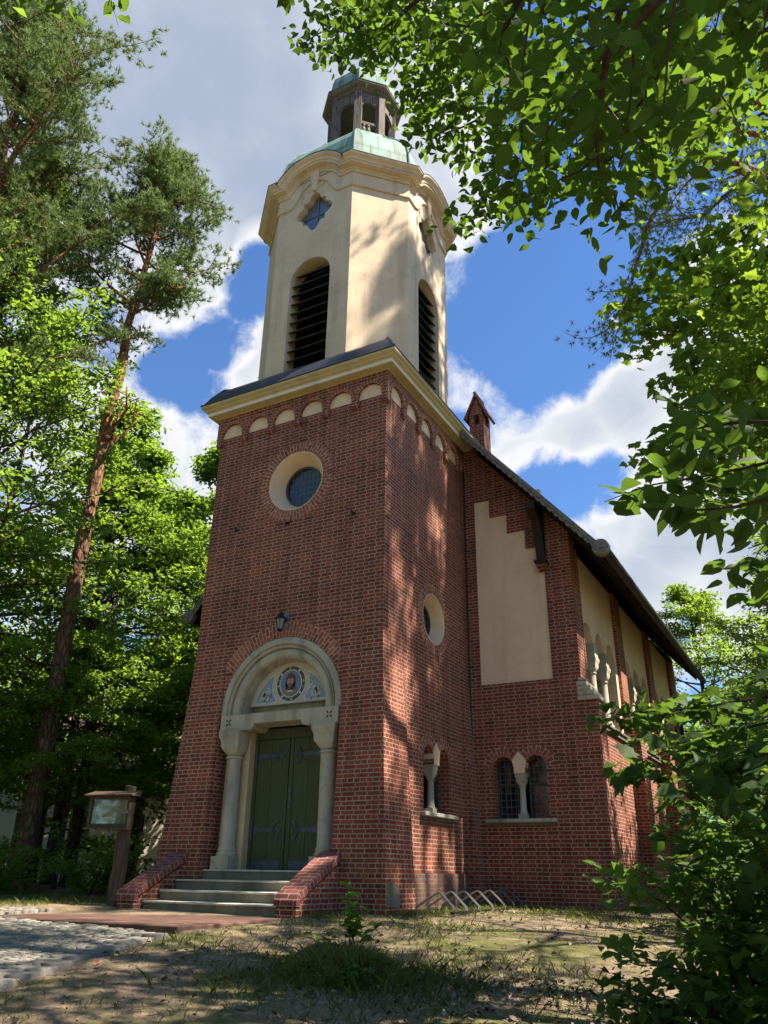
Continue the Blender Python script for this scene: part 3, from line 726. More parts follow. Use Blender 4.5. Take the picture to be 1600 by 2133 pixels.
# tympanum slab with mosaics
ty = [(-.985, 2.865), (.985, 2.865)] + [(1.0*cos(a), 2.70+1.0*sin(a)) for a in np.linspace(math.asin(.165), pi-math.asin(.165), 28)]
m = MB(xf=FP); m.prism(ty, lambda a, b, d: (a, d, b), -.6, -.36); tym = m.build('tympanum', stucco('tympanum_stone', (.55, .51, .42), .4), church)
m = MB(xf=FP); m.box(-1.0, 1.0, -.62, -.50, 2.60, 2.87); m.build('tympanum_back', SANDST, church)
def disc(m, cu, cz, rx, rz, n, th=.006, seg=40, rot=0):
    m.prism([(cu+rx*cos(a)*cos(rot)-rz*sin(a)*sin(rot), cz+rx*cos(a)*sin(rot)+rz*sin(a)*cos(rot)) for a in np.linspace(0, 2*pi, seg, endpoint=False)], lambda a, b, d: (a, d, b), n-.02, n+th)
b0 = -.36
m = MB(xf=FP); cu, cz = .0, 3.265; mm = [M_WHITE, M_DGREEN, M_BLUE, M_HAIR, M_SKIN, M_ROBE, M_RED, M_GOLD]
for i, (rx, rz) in enumerate(((.365, .375), (.345, .355), (.275, .285), (.255, .265))):
    m.m = (0, 1, 0, 2)[i]; disc(m, cu, cz, rx, rz, b0+.004*i)
rnd = random.Random(4)
for i in range(16):
    a = 2*pi*i/16+.1; m.m = (7, 6, 0, 5)[i % 4]; disc(m, cu+.31*cos(a), cz+.32*sin(a), .022, .03, b0+.006, seg=8, rot=a)
m.m = 5; m.prism([(cu-.21, cz-.15), (cu-.12, cz-.10), (cu+.12, cz-.10), (cu+.21, cz-.15), (cu+.14, cz-.215), (cu, cz-.258), (cu-.14, cz-.215)], lambda a, b, d: (a, d, b), b0-.01, b0+.022)
m.m = 3; disc(m, cu, cz+.04, .125, .17, b0+.020); disc(m, cu, cz-.06, .13, .10, b0+.020)
m.m = 4; disc(m, cu, cz+.035, .075, .115, b0+.026); m.m = 3; disc(m, cu, cz-.06, .062, .065, b0+.030); m.m = 4; disc(m, cu, cz-.045, .03, .012, b0+.034, seg=12)
m.m = 3; disc(m, cu-.032, cz+.05, .02, .008, b0+.032, seg=10); disc(m, cu+.032, cz+.05, .02, .008, b0+.032, seg=10); disc(m, cu, cz+.015, .008, .03, b0+.032, seg=8); disc(m, cu, cz+.125, .085, .035, b0+.030)
m.m = 6; disc(m, cu, cz-.03, .022, .006, b0+.038, seg=10)
m.m = 0; disc(m, cu, cz-.155, .08, .016, b0+.026, seg=16)
m.build('mosaic_medallion', mm, tym)
for s in (-1, 1):
    P = [(.345, 2.905), (.865, 2.905)] + [(.90*cos(a), 2.70+.90*sin(a)) for a in np.linspace(.30, 1.09, 9)] + [(.455*cos(a), 3.265+.43*sin(a)) for a in np.linspace(.32, -.74, 7)]
    def sc_(P, f):
        c = (.60, 3.10); return [(c[0]+(a-c[0])*f, c[1]+(b-c[1])*f) for a, b in P]
    m = MB(xf=FP); q = lambda a, b, d: (s*a, d, b)
    m.m = 0; m.prism(P, q, b0-.01, b0+.004); m.m = 1; m.prism(sc_(P, .90), q, b0-.01, b0+.009)
    m.m = 2
    for du, dz in ((.62, 3.06), (.56, 3.0), (.69, 3.02), (.60, 3.13), (.66, 3.10)): disc(m, s*du, dz, .045, .06, b0+.012, seg=10, rot=rnd.uniform(0, 3))
    m.m = 0
    for _ in range(26):
        u, z = rnd.uniform(.46, .80), rnd.uniform(2.95, 3.42)
        if hypot(u, z-2.70) < .80 and (u/.45)**2+((z-3.265)/.43)**2 > 1.15: disc(m, s*u, z, .012, .035, b0+.011, seg=8, rot=rnd.uniform(0, 3))
    m.m = 3
    for _ in range(12):
        u, z = rnd.uniform(.46, .80), rnd.uniform(2.95, 3.35)
        if hypot(u, z-2.70) < .80 and (u/.45)**2+((z-3.265)/.43)**2 > 1.15: disc(m, s*u, z, .010, .05, b0+.010, seg=8, rot=rnd.uniform(0, 3))
    m.build('mosaic_panel', [M_WHITE, M_LBLUE, M_CREAM, M_DGREEN], tym)
# columns, jambs, door
for s in (-1, 1):
    m = MB(); column(m, None, CX+PC+s*1.11, .16, -.20, 2.335, .152, .46); m.build('portal_column', SANDST, church, smooth=True)
    m = MB(xf=FP); m.box(*sorted((s*.845, s*1.5)), -.62, -.285, -.2, 2.336); m.build('door_jamb', SANDSTY, church)
m = MB(xf=FP); m.box(-.86, .86, -.60, -.47, 2.20, 2.40); m.box(-.845, -.775, -.60, -.455, -.2, 2.21); m.box(.775, .845, -.60, -.455, -.2, 2.21); m.build('door_frame', DOORG, church)
for s in (-1, 1):
    m = MB(xf=FP); q = [(0, .008), (.385, .395), (.40, .775)]
    m.box(*sorted((s*.012, s*.10)), -.55, -.468, -.185, 2.19)
    m.box(*sorted((s*.10, s*.435)), -.55, -.482, -.185, 2.19); m.box(*sorted((s*.443, s*.77)), -.55, -.482, -.185, 2.19)
    d = m.build('door', DOORG, church)
    m = MB(xf=FP); m.box(*sorted((s*.435, s*.443)), -.55, -.489, -.18, 2.18); m.build('board_gap', SEAM, d)
    m = MB(xf=FP); m.box(*sorted((s*.105, s*.765)), -.482, -.474, -.183, -.035)
    for i in range(5): disc(m, s*(.16+.14*i), -.06, .012, .012, -.472, seg=8)
    m.build('kick_plate', IRON, d)
    for zc in (.50, 1.88):                             # strap hinges with three-lobed ends
        m = MB(xf=FP); q = lambda a, b, dd: (s*a, dd, b); nb = -.472
        strap = [(.76, zc-.05), (.76, zc+.05), (.70, zc+.075), (.66, zc+.05), (.56, zc+.03), (.50, zc+.035), (.475, zc+.06), (.45, zc+.035), (.33, zc+.03), (.33, zc-.03), (.45, zc-.035), (.475, zc-.06), (.50, zc-.035), (.56, zc-.03), (.66, zc-.05), (.70, zc-.075)]
        m.prism(strap, q, nb-.015, nb+.006)
        for du, dz in ((.15, 0), (.19, .145), (.20, -.145)):
            disc(m, s*du, zc+dz, .04, .034, nb+.002, .008, 12); disc(m, s*du, zc+dz, .018, .018, nb+.01, .012, 8)
        for pth in ([(.33, 0), (.24, 0), (.15, 0)], [(.34, .01), (.28, .03), (.255, .09), (.20, .135)], [(.34, -.01), (.29, -.03), (.27, -.09), (.21, -.135)]):
            m.tube([(s*a, nb+.004, zc+b) for a, b in pth], [.016, .013, .014, .016][:len(pth)], 6)
        disc(m, s*.475, zc, .022, .022, nb+.006, .012, 10); disc(m, s*.70, zc, .016, .016, nb+.006, .012, 10)
        m.tube([(s*.792, -.455, zc-.2), (s*.792, -.455, zc+.2)], .022, 8); m.build('strap_hinge', IRON, d)
    if s == 1:
        m = MB(xf=FP); m.prism([(.03, 1.00), (.085, 1.00), (.09, 1.22), (.057, 1.27), (.025, 1.22)], lambda a, b, dd: (a, dd, b), -.47, -.458)
        m.tube([(.057, -.455, 1.17), (.057, -.40, 1.17), (.15, -.395, 1.165)], .012, 6); m.build('door_handle', IRON, d)
        m = MB(xf=FP); m.lathe([(.02, 0), (.02, .02)], None, 10, fn=lambda x, y, h: (.057+x, -.465+h, .93+y)); m.build('door_lock', STEEL, d)
m = MB(xf=FP); m.box(-.9, .9, -.66, -.60, -.2, 2.6); m.build('door_backing', SEAM, church)

# ================================================================== NAVE
RZ = lambda x: 10.17-1.19*(abs(x-CX)+CX-4.95)          # roof upper surface
YE = 17.2                                              # far end
RIDGE = RZ(CX)
FN = lambda u, n, z: (u, YN-n, z)                      # nave front frame: u = world x
wt = lambda x: RZ(x)-.30
nw = MB()
gab = [(CX-4.93, -1.3), (WN, -1.3), (WN, wt(WN)), (CX, wt(CX)), (CX-4.93, wt(WN))]
nw.prism(gab, lambda a, b, d: (a, d, b), YN, YN+.5)
panel = [(4.90, 3.745), (6.61, 3.745), (6.60, 6.925), (6.18, 6.925), (6.18, 7.42), (5.74, 7.42), (5.74, 7.92), (5.30, 7.92), (5.30, 8.42), (4.89, 8.42)]
pc = MB(); pc.prism(panel, lambda a, b, d: (a, d, b), YN-.2, YN+.045)
cut(nw, [pc]+twin_cutters(FN, 5.715, .86), 'nave_front_wall', BRICKN, church)
m = MB(); m.prism([(4.88, 3.73), (6.63, 3.73), (6.62, 8.45), (4.87, 8.45)], lambda a, b, d: (a, d, b), YN+.042, YN+.2); m.build('stucco_panel', STUCCO, church)
twin_window(FN, 5.715, .86)
# side wall: brick dado, piers, cream upper bays with arcaded windows
FS = lambda u, n, z: (WN+n, u, z)                      # right side frame: u = world y
m = MB(); m.box(WN-.45, WN, YN+.5, YE, -1.3, 2.93); m.build('side_dado', BRICKN, church)
piers = [(YN+.5, 4.78), (8.28, 8.98), (12.40, 13.10), (16.4, YE)]
bays = [(4.78, 8.28), (8.98, 12.40), (13.10, 16.4)]
for y0, y1 in piers:
    m = MB(); m.box(WN-.45, WN+.02, y0, y1, 2.931, 6.9); m.build('side_pier', BRICKN, church)
for y0, y1 in bays:
    mid = (y0+y1)/2; cs = [MB(), MB(), MB()]
    for i, c in enumerate(cs): c.prism(arched(mid+(i-1)*1.10, .42, 2.98, 4.86), P2(FS), -.7, .2)
    sp = MB(); sp.prism([(mid-1.0, 2.98), (mid+1.0, 2.98), (mid+1.0, 4.55), (mid-1.0, 4.55)], P2(FS), -.7, .2)
    b = MB(); b.box(WN-.42, WN-.07, y0, y1, 2.93, 6.9)
    cut(b, cs+[sp], 'side_bay', STUCCO, church)
    m = MB(xf=FS); m.bbox(y0+.02, y1-.02, -.4, .10, 2.93, 3.0, .012); m.box(y0+.05, y1-.05, -.05, .06, 2.84, 2.929); sl = m.build('arcade_sill', OLDWOOD, church)
    m = MB(xf=FS); m.box(y0+.05, y1-.05, -.36, -.34, 2.9, 5.4); m.build('arcade_glazing', LEADED, church)
    for i in (-.5, .5):
        u = mid+i*1.10; m = MB(xf=FS); column(m, None, u, -.20, 3.0, 4.56, .105, .34)
        m.bbox(u-.155, u+.155, -.36, -.04, 4.56, 4.90, .006); m.build('arcade_column', SANDST, church, smooth=True)
for y0, y1 in ((YN, 4.76), (8.30, 8.96), (12.42, 13.08)):
    m = MB(); m.box(WN-.1, WN+.31, y0+.003, y1, -1.3, 3.22)
    bt = m.build('nave_buttress', BRICKN, church)
    m = MB(); e = .03
    for i in range(4):                                 # stepped and pitched cap of cut stone tiles
        m.bbox(WN-.1, WN+.35-.075*i, y0-.03, y1+.03, 3.222+.105*i, 3.32+.105*i, .012)
    m.prism([(WN-.05, 3.64), (WN+.14, 3.64), (WN+.08, 3.69), (WN-.05, 3.71)], lambda a, b, d: (a, d, b), y0-.04, y1+.04)
    m.build('buttress_cap', SANDST, bt)
m = MB(); m.box(CX-4.93, CX-4.45, YN+.5, YE, -1.3, 6.9); m.build('side_wall', BRICKN, church)
m = MB(); m.prism(gab, lambda a, b, d: (a, d, b), YE, YE+.4); m.build('rear_wall', BRICKN, church)
# roof
YV = 3.46; XE = 8.16
def slope(sg, x0, x1, y0, y1, t0, t1):
    """slab parallel to the roof between heights t0..t1 below its surface"""
    f = lambda x: CX+sg*(x-CX)
    return [(f(x0), RZ(x0)-t0), (f(x1), RZ(x1)-t0), (f(x1), RZ(x1)-t1), (f(x0), RZ(x0)-t1)]
for sg in (1, -1):
    m = MB(); q = slope(sg, CX, XE, 0, 0, 0, .10); n = len(q)
    A = [m.pt((x, YV-.02, z)) for x, z in q]; B = [m.pt((x, YE+.5, z)) for x, z in q]
    L = hypot(XE-CX, RZ(XE)-RIDGE)
    m.face((A[0], B[0], B[1], A[1]), [(YV, L), (YE, L), (YE, 0), (YV, 0)])
    for i in (1, 2, 3): j = (i+1) % 4; m.face((A[i], B[i], B[j], A[j]))
    m.face(A); m.face(B[::-1]); rf = m.build('nave_roof', TILE, church)
    m = MB(); q = slope(sg, CX, XE-.05, 0, 0, .102, .15); m.prism(q, lambda a, b, d: (a, d, b), YV+.03, YE+.45); m.build('roof_boarding', DARKW, rf)
    m = MB()
    for y in np.arange(YV+.7, YE, .85): m.prism(slope(sg, CX+3.6, XE-.1, 0, 0, .151, .30), lambda a, b, d: (a, d, b), y, y+.11)
    m.build('rafter', DARKW, rf)
    m = MB(); m.prism(slope(sg, CX, XE-.02, 0, 0, -.012, .20), lambda a, b, d: (a, d, b), YV-.07, YV-.021); m.prism(slope(sg, CX, XE-.02, 0, 0, .06, .12), lambda a, b, d: (a, d, b), YV-.10, YV-.071)
    bb = m.build('barge_board', GREYWOOD, rf)
    m = MB()                                           # scalloped lower edge
    for i in range(44):
        x = CX+.13*(i+.5)
        if x < XE-.2: zz = RZ(x)-.20; m.prism([(CX+sg*(x-CX+.062*cos(a)), zz+.02-.075*sin(a)-.077*cos(a)) for a in np.linspace(0, pi, 7)], lambda a, b, d: (a, d, b), YV-.068, YV-.03)
    m.build('scalloped_edge', GREYWOOD, bb)
    m = MB(); xe = CX+sg*(XE-CX+.03); ze = RZ(XE)-.06
    m.tube([(xe, YV-.03, ze), (xe, YE+.5, ze)], .105, 12); m.build('eaves_gutter', plain('dark_gutter', (.014, .012, .011), .6, 0, .4, 6) if sg == 1 else MATS['dark_gutter'], rf, smooth=True)
    m = MB(); m.lathe([(.175, 0), (.19, .02), (.19, .16), (.175, .18)], None, 24, fn=lambda x, y, h: (xe+x-sg*.06, YV-.12+h, ze+.02+y))
    for a in np.linspace(0, 2*pi, 4, endpoint=False): m.prism([(xe-sg*.06+.16*cos(a+o_)*f_, ze+.02+.16*sin(a+o_)*f_) for o_, f_ in ((0, .12), (.42, .95), (0, .72), (-.42, .95))], lambda p, q_, d: (p, d, q_), YV-.14, YV-.119)
    m.lathe([(.03, 0), (.03, .03)], None, 10, fn=lambda x, y, h: (xe+x-sg*.06, YV-.145+h, ze+.02+y))
    m.build('gutter_rosette', GREYWOOD, rf)
m = MB(); m.tube([(XE+.02, YE+.2, RZ(XE)-.12), (XE+.02, YE+.2, RZ(XE)-.42), (XE-.08, YE+.1, RZ(XE)-.62), (WN+.15, YE-.12, 5.25), (WN+.08, YE-.15, 5.05), (WN+.08, YE-.15, -.8)], .055, 10); m.build('downpipe', MATS['dark_gutter'], church, smooth=True)
m = MB(); m.tube([(4.66, YN-.04, 9.4), (4.665, YN-.04, -.8)], .017, 6); m.build('lightning_rod', BLACKM, church)
m = MB()                                               # carved bracket carrying the purlin under the verge
m.prism([(0, 6.50), (.13, 6.52), (.16, 6.8), (.22, 7.15), (.34, 7.42), (.62, 7.58), (.68, 7.62), (.68, 7.76), (0, 7.76)], lambda a, b, d: (6.47+d, YN-a, b), 0, .2)
m.box(6.43, 6.71, YN-.22, YN, 6.44, 6.51); m.box(6.45, 6.69, YN-.72, YN+.2, 7.62, 7.80); bk = m.build('verge_bracket', DARKW, church)
m = MB(); m.box(6.45, 6.70, YN-.13, YN+.1, 6.36, 6.439); m.box(6.48, 6.67, YN-.08, YN+.1, 6.27, 6.359); m.build('brick_corbel', BRICKN, bk)
# chimney with a gabled head
cx0, cx1, cy0, cy1 = 4.69, 5.10, 4.62, 5.10
ch = MB(); ch.box(cx0, cx1, cy0, cy1, 9.0, 11.30)
xm = (cx0+cx1)/2; ym = (cy0+cy1)/2
ch.prism([(cx0, 11.302), (cx1, 11.302), (xm, 11.86)], lambda a, b, d: (a, d, b), cy0, cy1)
c1 = MB(); c1.prism(arched(xm, .085, 10.98, 11.22, 8), lambda a, b, d: (a, d, b), cy0-.2, cy1+.2)
c2 = MB(); c2.prism(arched(ym, .085, 10.98, 11.22, 8), lambda a, b, d: (d, a, b), cx0-.2, cx1+.2)
chm = cut(ch, [c1, c2], 'chimney', BRICKN, church)
m = MB()
for s in (-1, 1):
    hx = (cx1-cx0)/2; a = (xm+s*(hx+.10), 11.16); b = (xm, 11.90); nx, nz = s*.055, .04
    m.prism([a, b, (b[0], b[1]+.075), (a[0]+nx, a[1]+nz)], lambda p, q_, d: (p, d, q_), cy0-.06, cy1+.06)
m.tube([(xm, cy0-.08, 11.955), (xm, cy1+.08, 11.955)], .045, 8); m.build('chimney_hood', BRICKN, chm)

# ================================================================== WALL LANTERN
lx = CX+.035
lamp = thing('wall_lantern', (lx, -.05, 4.5), 'black wall lantern with tapered glass hung on a bracket above the portal arch', 'lamp')
m = MB(); m.box(lx-.055, lx+.055, -.028, -.001, 4.33, 4.66); m.build('back_plate', GREYWOOD, lamp)
m = MB(); m.lathe([(.05, 0), (.055, .02), (.03, .05)], None, 12, fn=lambda x, y, h: (lx+x, -.03-h, 4.50+y)); m.tube([(lx, -.06, 4.50), (lx, -.13, 4.49), (lx, -.20, 4.55), (lx, -.22, 4.63), (lx, -.22, 4.60)], .014, 8); m.build('bracket_arm', BLACKM, lamp)
m = MB(); pl = lambda x, y, h: (lx+x, -.22+y, h)
m.lathe([(.015, 4.61), (.03, 4.60), (.02, 4.585), (.05, 4.56), (.125, 4.475), (.13, 4.46), (.09, 4.458)], None, 6, fn=pl); m.build('lantern_roof', BLACKM, lamp)
m = MB(); m.lathe([(.092, 4.455), (.055, 4.245)], None, 6, fn=pl); m.build('lantern_glass', flat('lantern_pane', (.16, .15, .12), .15, .6), lamp)
m = MB()
for i in range(6):
    a = 2*pi*i/6; m.tube([pl(.097*cos(a), .097*sin(a), 4.46), pl(.06*cos(a), .06*sin(a), 4.24)], .008, 5)
m.lathe([(.065, 4.25), (.068, 4.235), (.04, 4.215), (.02, 4.20), (.008, 4.18)], None, 6, fn=pl); m.build('lantern_cage', BLACKM, lamp)

# ================================================================== STAIRCASE
st = thing('entrance_staircase', (2.05, -.8, -.9), 'grey concrete entrance steps between two sloping brick parapets below the green door', 'staircase')
for i, (y, z) in enumerate(((-.11, -.20), (-.50, -.372), (-.89, -.545), (-1.28, -.718))):
    yb = .6 if i == 0 else y+.42
    m = MB(); m.box(.563, 3.527, y+.03, yb, z-.40, z-.035); s_ = m.build('step', CONC, st)
    m = MB(); m.bbox(.562 if i else .86, 3.528 if i else 3.70, y, yb, z-.034, z, .008); m.build('tread', NOSE, s_)
for x0, x1 in ((.13, .56), (3.53, 3.96)):
    prof = [(-1.47, -1.3), (-.001, -1.3), (-.001, .02), (-.13, .02), (-1.38, -.60), (-1.44, -.64), (-1.47, -.70)]
    m = MB(); m.prism([(a, b-.075 if b > -1 else b) for a, b in prof], lambda a, b, d: (d, a, b), x0+.02, x1-.02); pa = m.build('parapet', BRICKN, st)
    top = [(-.003, .105), (-.17, .105), (-1.38, -.515), (-1.455, -.56), (-1.50, -.64), (-1.50, -.72)]
    m = MB(); L = [0]
    for (a, b), (c, d) in zip(top, top[1:]): L.append(L[-1]+hypot(c-a, d-b))
    th = .115
    def off(i):
        a = top[max(i-1, 0)]; b = top[min(i+1, len(top)-1)]; dx, dz = b[0]-a[0], b[1]-a[1]; l = hypot(dx, dz); return (top[i][0]-dz/l*-th*-1 if False else top[i][0]+(-dz/l)*-1*th*-1*-1, top[i][1])
    inn = []
    for i in range(len(top)):
        a = top[max(i-1, 0)]; b = top[min(i+1, len(top)-1)]; dx, dz = b[0]-a[0], b[1]-a[1]; l = hypot(dx, dz)
        nx, nz = dz/l, -dx/l                               # outward (up / forward)
        if nz < 0: nx, nz = -nx, -nz
        inn.append((top[i][0]-nx*th if i < 4 else top[i][0]+th, top[i][1]-nz*th if i < 4 else top[i][1]))
    for i in range(len(top)-1):
        a, b, c, d = top[i], top[i+1], inn[i+1], inn[i]
        m.poly([(x0, *a), (x1, *a), (x1, *b), (x0, *b)], [(0, L[i]), (x1-x0, L[i]), (x1-x0, L[i+1]), (0, L[i+1])])
        for x in (x0, x1): m.poly([(x, *a), (x, *b), (x, *c), (x, *d)], [(0, L[i]), (0, L[i+1]), (.115, L[i+1]), (.115, L[i])])
        m.poly([(x0, *d), (x0, *c), (x1, *c), (x1, *d)])
    m.poly([(x0, *top[-1]), (x1, *top[-1]), (x1, *inn[-1]), (x0, *inn[-1])]); m.poly([(x0, *top[0]), (x0, *inn[0]), (x1, *inn[0]), (x1, *top[0])])
    m.build('coping', BRICKC, pa)
    m = MB(); m.box(x0+.02, x1-.02, -.16, -.002, -.06, -.01)

# ================================================================== NOTICE BOARD
bx, by = -.05, -1.42
nb = thing('notice_board', (bx, by, gz(bx, by)), 'dark wooden notice board with glazed case on a rough log post beside the steps', 'notice board')
ang = R(10)
def NB(u, n, z): return (bx+u*cos(ang)+n*sin(ang), by-.12+u*sin(ang)-n*cos(ang), z)
m = MB(); zb = gz(bx, by)-.1; rp = random.Random(2)
m.tube([(bx+.02*rp.uniform(-1, 1)+.03, by+.06, zb+.18*i) for i in range(12)]+[(bx+.04, by+.06, 1.20)], [.15, .14, .135, .13, .125, .13, .135, .12, .115, .11, .105, .10, .10], 12); m.build('post', POSTW, nb)
m = MB(xf=NB); U0, U1, Z0, Z1 = -.60, .29, .47, 1.0
for a in ((U0, U1, -.08, .10, Z0, Z0+.06), (U0, U1, -.08, .10, Z1-.05, Z1), (U0, U0+.06, -.08, .10, Z0+.061, Z1-.051), (U1-.06, U1, -.08, .10, Z0+.061, Z1-.051), (U0+.061, U1-.061, -.08, -.05, Z0+.061, Z1-.051)): m.bbox(*a, .006)
m.box(U0-.03, U1+.02, .02, .13, Z0-.04, Z0-.002); m.build('display_case', POSTW, nb)
m = MB(xf=NB); m.prism([(-.10, Z1+.002), (.17, Z1+.002), (.18, Z1+.025), (-.10, Z1+.11)], lambda a, b, d: (d, a, b), U0-.08, U1+.08); m.build('case_roof', POSTW, nb)
m = MB(xf=NB); m.box(U0+.062, U1-.062, -.049, -.04, Z0+.062, Z1-.052); bd = m.build('backing_sheet', PAPERG, nb)
m = MB(xf=NB); m.box(U1-.26, U1-.075, -.039, -.036, Z0+.07, Z0+.24); m.m = 1; m.box(U1-.13, U1-.085, -.0355, -.034, Z0+.085, Z0+.155); m.build('poster', [PAPERB, POSTW], bd)
def _pane(t, out):
    g = t.node('ShaderNodeBsdfGlossy'); g.inputs['Roughness'].default_value = .04; tr = t.node('ShaderNodeBsdfTransparent'); mx = t.node('ShaderNodeMixShader')
    fz = t.node('ShaderNodeFresnel'); fz.inputs[0].default_value = 1.5; t.l.new(t.math('ADD', fz.outputs[0], .04), mx.inputs[0]); t.l.new(tr.outputs[0], mx.inputs[1]); t.l.new(g.outputs[0], mx.inputs[2]); t.l.new(mx.outputs[0], out.inputs[0])
m = MB(xf=NB); m.box(U0+.061, U1-.061, .06, .065, Z0+.061, Z1-.051); m.build('glass_pane', mat('clear_pane', _pane), nb)
m = MB(xf=NB); m.box(U1-.045, U1-.02, .10, .115, .70, .75); m.build('case_lock', STEEL, nb)

# ================================================================== BICYCLE RACK
rk = thing('bicycle_rack', (5.35, 2.2, -.8), 'galvanised low bicycle rack with slanted wheel hoops in the corner of tower and nave', 'bicycle rack')
ys = (.62, 1.12, 1.70, 2.33, 2.95, 3.50, 3.95)
for y in ys:
    m = MB(); g0 = -.80+.02*(y-.6)/3.3
    for dy in (0, .062):
        m.tube([(4.98, y-.06+dy, g0-.03), (5.0, y-.05+dy, g0+.06), (5.30, y+.10+dy, g0+.27), (5.35, y+.12+dy, g0+.29), (5.40, y+.10+dy, g0+.27), (5.70, y-.06+dy, g0+.06), (5.72, y-.07+dy, g0-.03)], .0125, 7)
    m.build('wheel_hoop', STEEL, rk, smooth=True)
for x in (4.98, 5.72):
    m = MB(); m.box(x-.03, x+.03, .45, 4.0, -.83, -.79); m.build('base_rail', BLACKM, rk)

# ================================================================== GROUND
GZ = np.vectorize(gz)
def np_mesh(name, V, loops, sizes, smooth=False):
    me = bpy.data.meshes.new(name); V = np.asarray(V, np.float32); loops = np.asarray(loops, np.int32); sizes = np.asarray(sizes, np.int32)
    me.vertices.add(len(V)); me.vertices.foreach_set('co', V.ravel())
    me.loops.add(len(loops)); me.loops.foreach_set('vertex_index', loops)
    me.polygons.add(len(sizes)); st_ = np.zeros(len(sizes), np.int32); st_[1:] = np.cumsum(sizes)[:-1]
    me.polygons.foreach_set('loop_start', st_); me.polygons.foreach_set('loop_total', sizes)
    if smooth: me.polygons.foreach_set('use_smooth', np.ones(len(sizes), bool))
    me.update(calc_edges=True); me.validate(); return me
def vnoise(x, y, s, seed=0):
    """cheap smooth value noise, numpy"""
    r = np.random.RandomState(seed).rand(64, 64); fx, fy = x/s, y/s; ix, iy = np.floor(fx).astype(int), np.floor(fy).astype(int); tx, ty = fx-ix, fy-iy
    tx, ty = tx*tx*(3-2*tx), ty*ty*(3-2*ty); g = lambda a, b: r[a % 64, b % 64]
    return (g(ix, iy)*(1-tx)+g(ix+1, iy)*tx)*(1-ty)+(g(ix, iy+1)*(1-tx)+g(ix+1, iy+1)*tx)*ty
def bump(x, y): return .05*(vnoise(x, y, 1.3, 1)-.5)+.025*(vnoise(x, y, .4, 2)-.5)
def on_paving(x, y):
    plat = (x > .1) & (x < 4.0) & (y > -4.25) & (y < -1.2)
    edge = np.interp(y, [-12, -10, -7.6, -5.9, -4.1], [5.9, 5.5, 4.95, 4.4, 3.97])
    far = np.interp(x, [-9, -.7, .1, .9, 4], [-4.2, -3.05, -2.7, -2.6, -4.1])
    return plat | ((y < far) & (x < edge) & (y < -2.6))
def lawn_z(x, y):
    return GZ(x, y) + bump(x, y)*np.where(on_paving(x, y), 0, 1) - np.where(on_paving(x, y), .035, 0)
xs = np.concatenate([np.linspace(-400, -22, 14), np.arange(-20, 24.01, .25), np.linspace(26, 400, 14)])
ysg = np.concatenate([np.linspace(-300, -17, 10), np.arange(-15, 12.01, .25), np.linspace(14, 500, 20)])
X, Y = np.meshgrid(xs, ysg); Z = lawn_z(X, Y); nx_, ny_ = len(xs), len(ysg)
idx = np.arange(nx_*ny_).reshape(ny_, nx_)
q = np.stack([idx[:-1, :-1], idx[:-1, 1:], idx[1:, 1:], idx[1:, :-1]], -1).reshape(-1, 4)
def _ground(t, out):
    pos = geo_pos(t); n1 = t.noise(pos, .55, 5, .6, .3); n2 = t.noise(pos, 3.2, 5, .65); n3 = t.noise(pos, 30, 4, .7); n4 = t.noise(pos, 110, 3, .7)
    soil = t.ramp(n3, [(.28, (.09, .062, .042)), (.5, (.225, .165, .115)), (.72, (.36, .28, .20))])
    moss = t.ramp(n4, [(.3, (.045, .052, .018)), (.55, (.12, .12, .042)), (.75, (.22, .20, .085))])
    m = t.mapr(t.math('ADD', t.math('MULTIPLY', n1, .75), t.math('MULTIPLY', n2, .5)), .58, .74)
    c = t.mix(m, soil, moss)
    litter = t.node('ShaderNodeTexVoronoi', i_Scale=26.0, i_Vector=pos)
    c = t.mix(t.math('MULTIPLY', t.mapr(litter.outputs['Distance'], .28, .12), .55), c, t.mix(litter.outputs['Color'], (.10, .075, .05), (.26, .21, .16)))
    pbsdf(t, out, c, .95, t.math('ADD', n3, t.math('MULTIPLY', n4, .6)), .7, .03, spec=.1)
GROUND = mat('woodland_soil', _ground)
me = np_mesh('ground', np.stack([X, Y, Z], -1).reshape(-1, 3), q.ravel(), np.full(len(q), 4), True); me.materials.append(GROUND)
kind(link('ground', me), 'structure')

# paved landing of dark red brick in front of the steps
m = MB(); m.bbox(.12, 3.97, -4.15, -1.30, -1.3, -.885, .01)
LANDB = brick_mat('landing_brick', (.15, .08, .06), (.105, .06, .047), (.10, .08, .065), bw=.24, rh=.12, ms=.006, squash=1)
kind(m.build('paving', LANDB), 'structure')
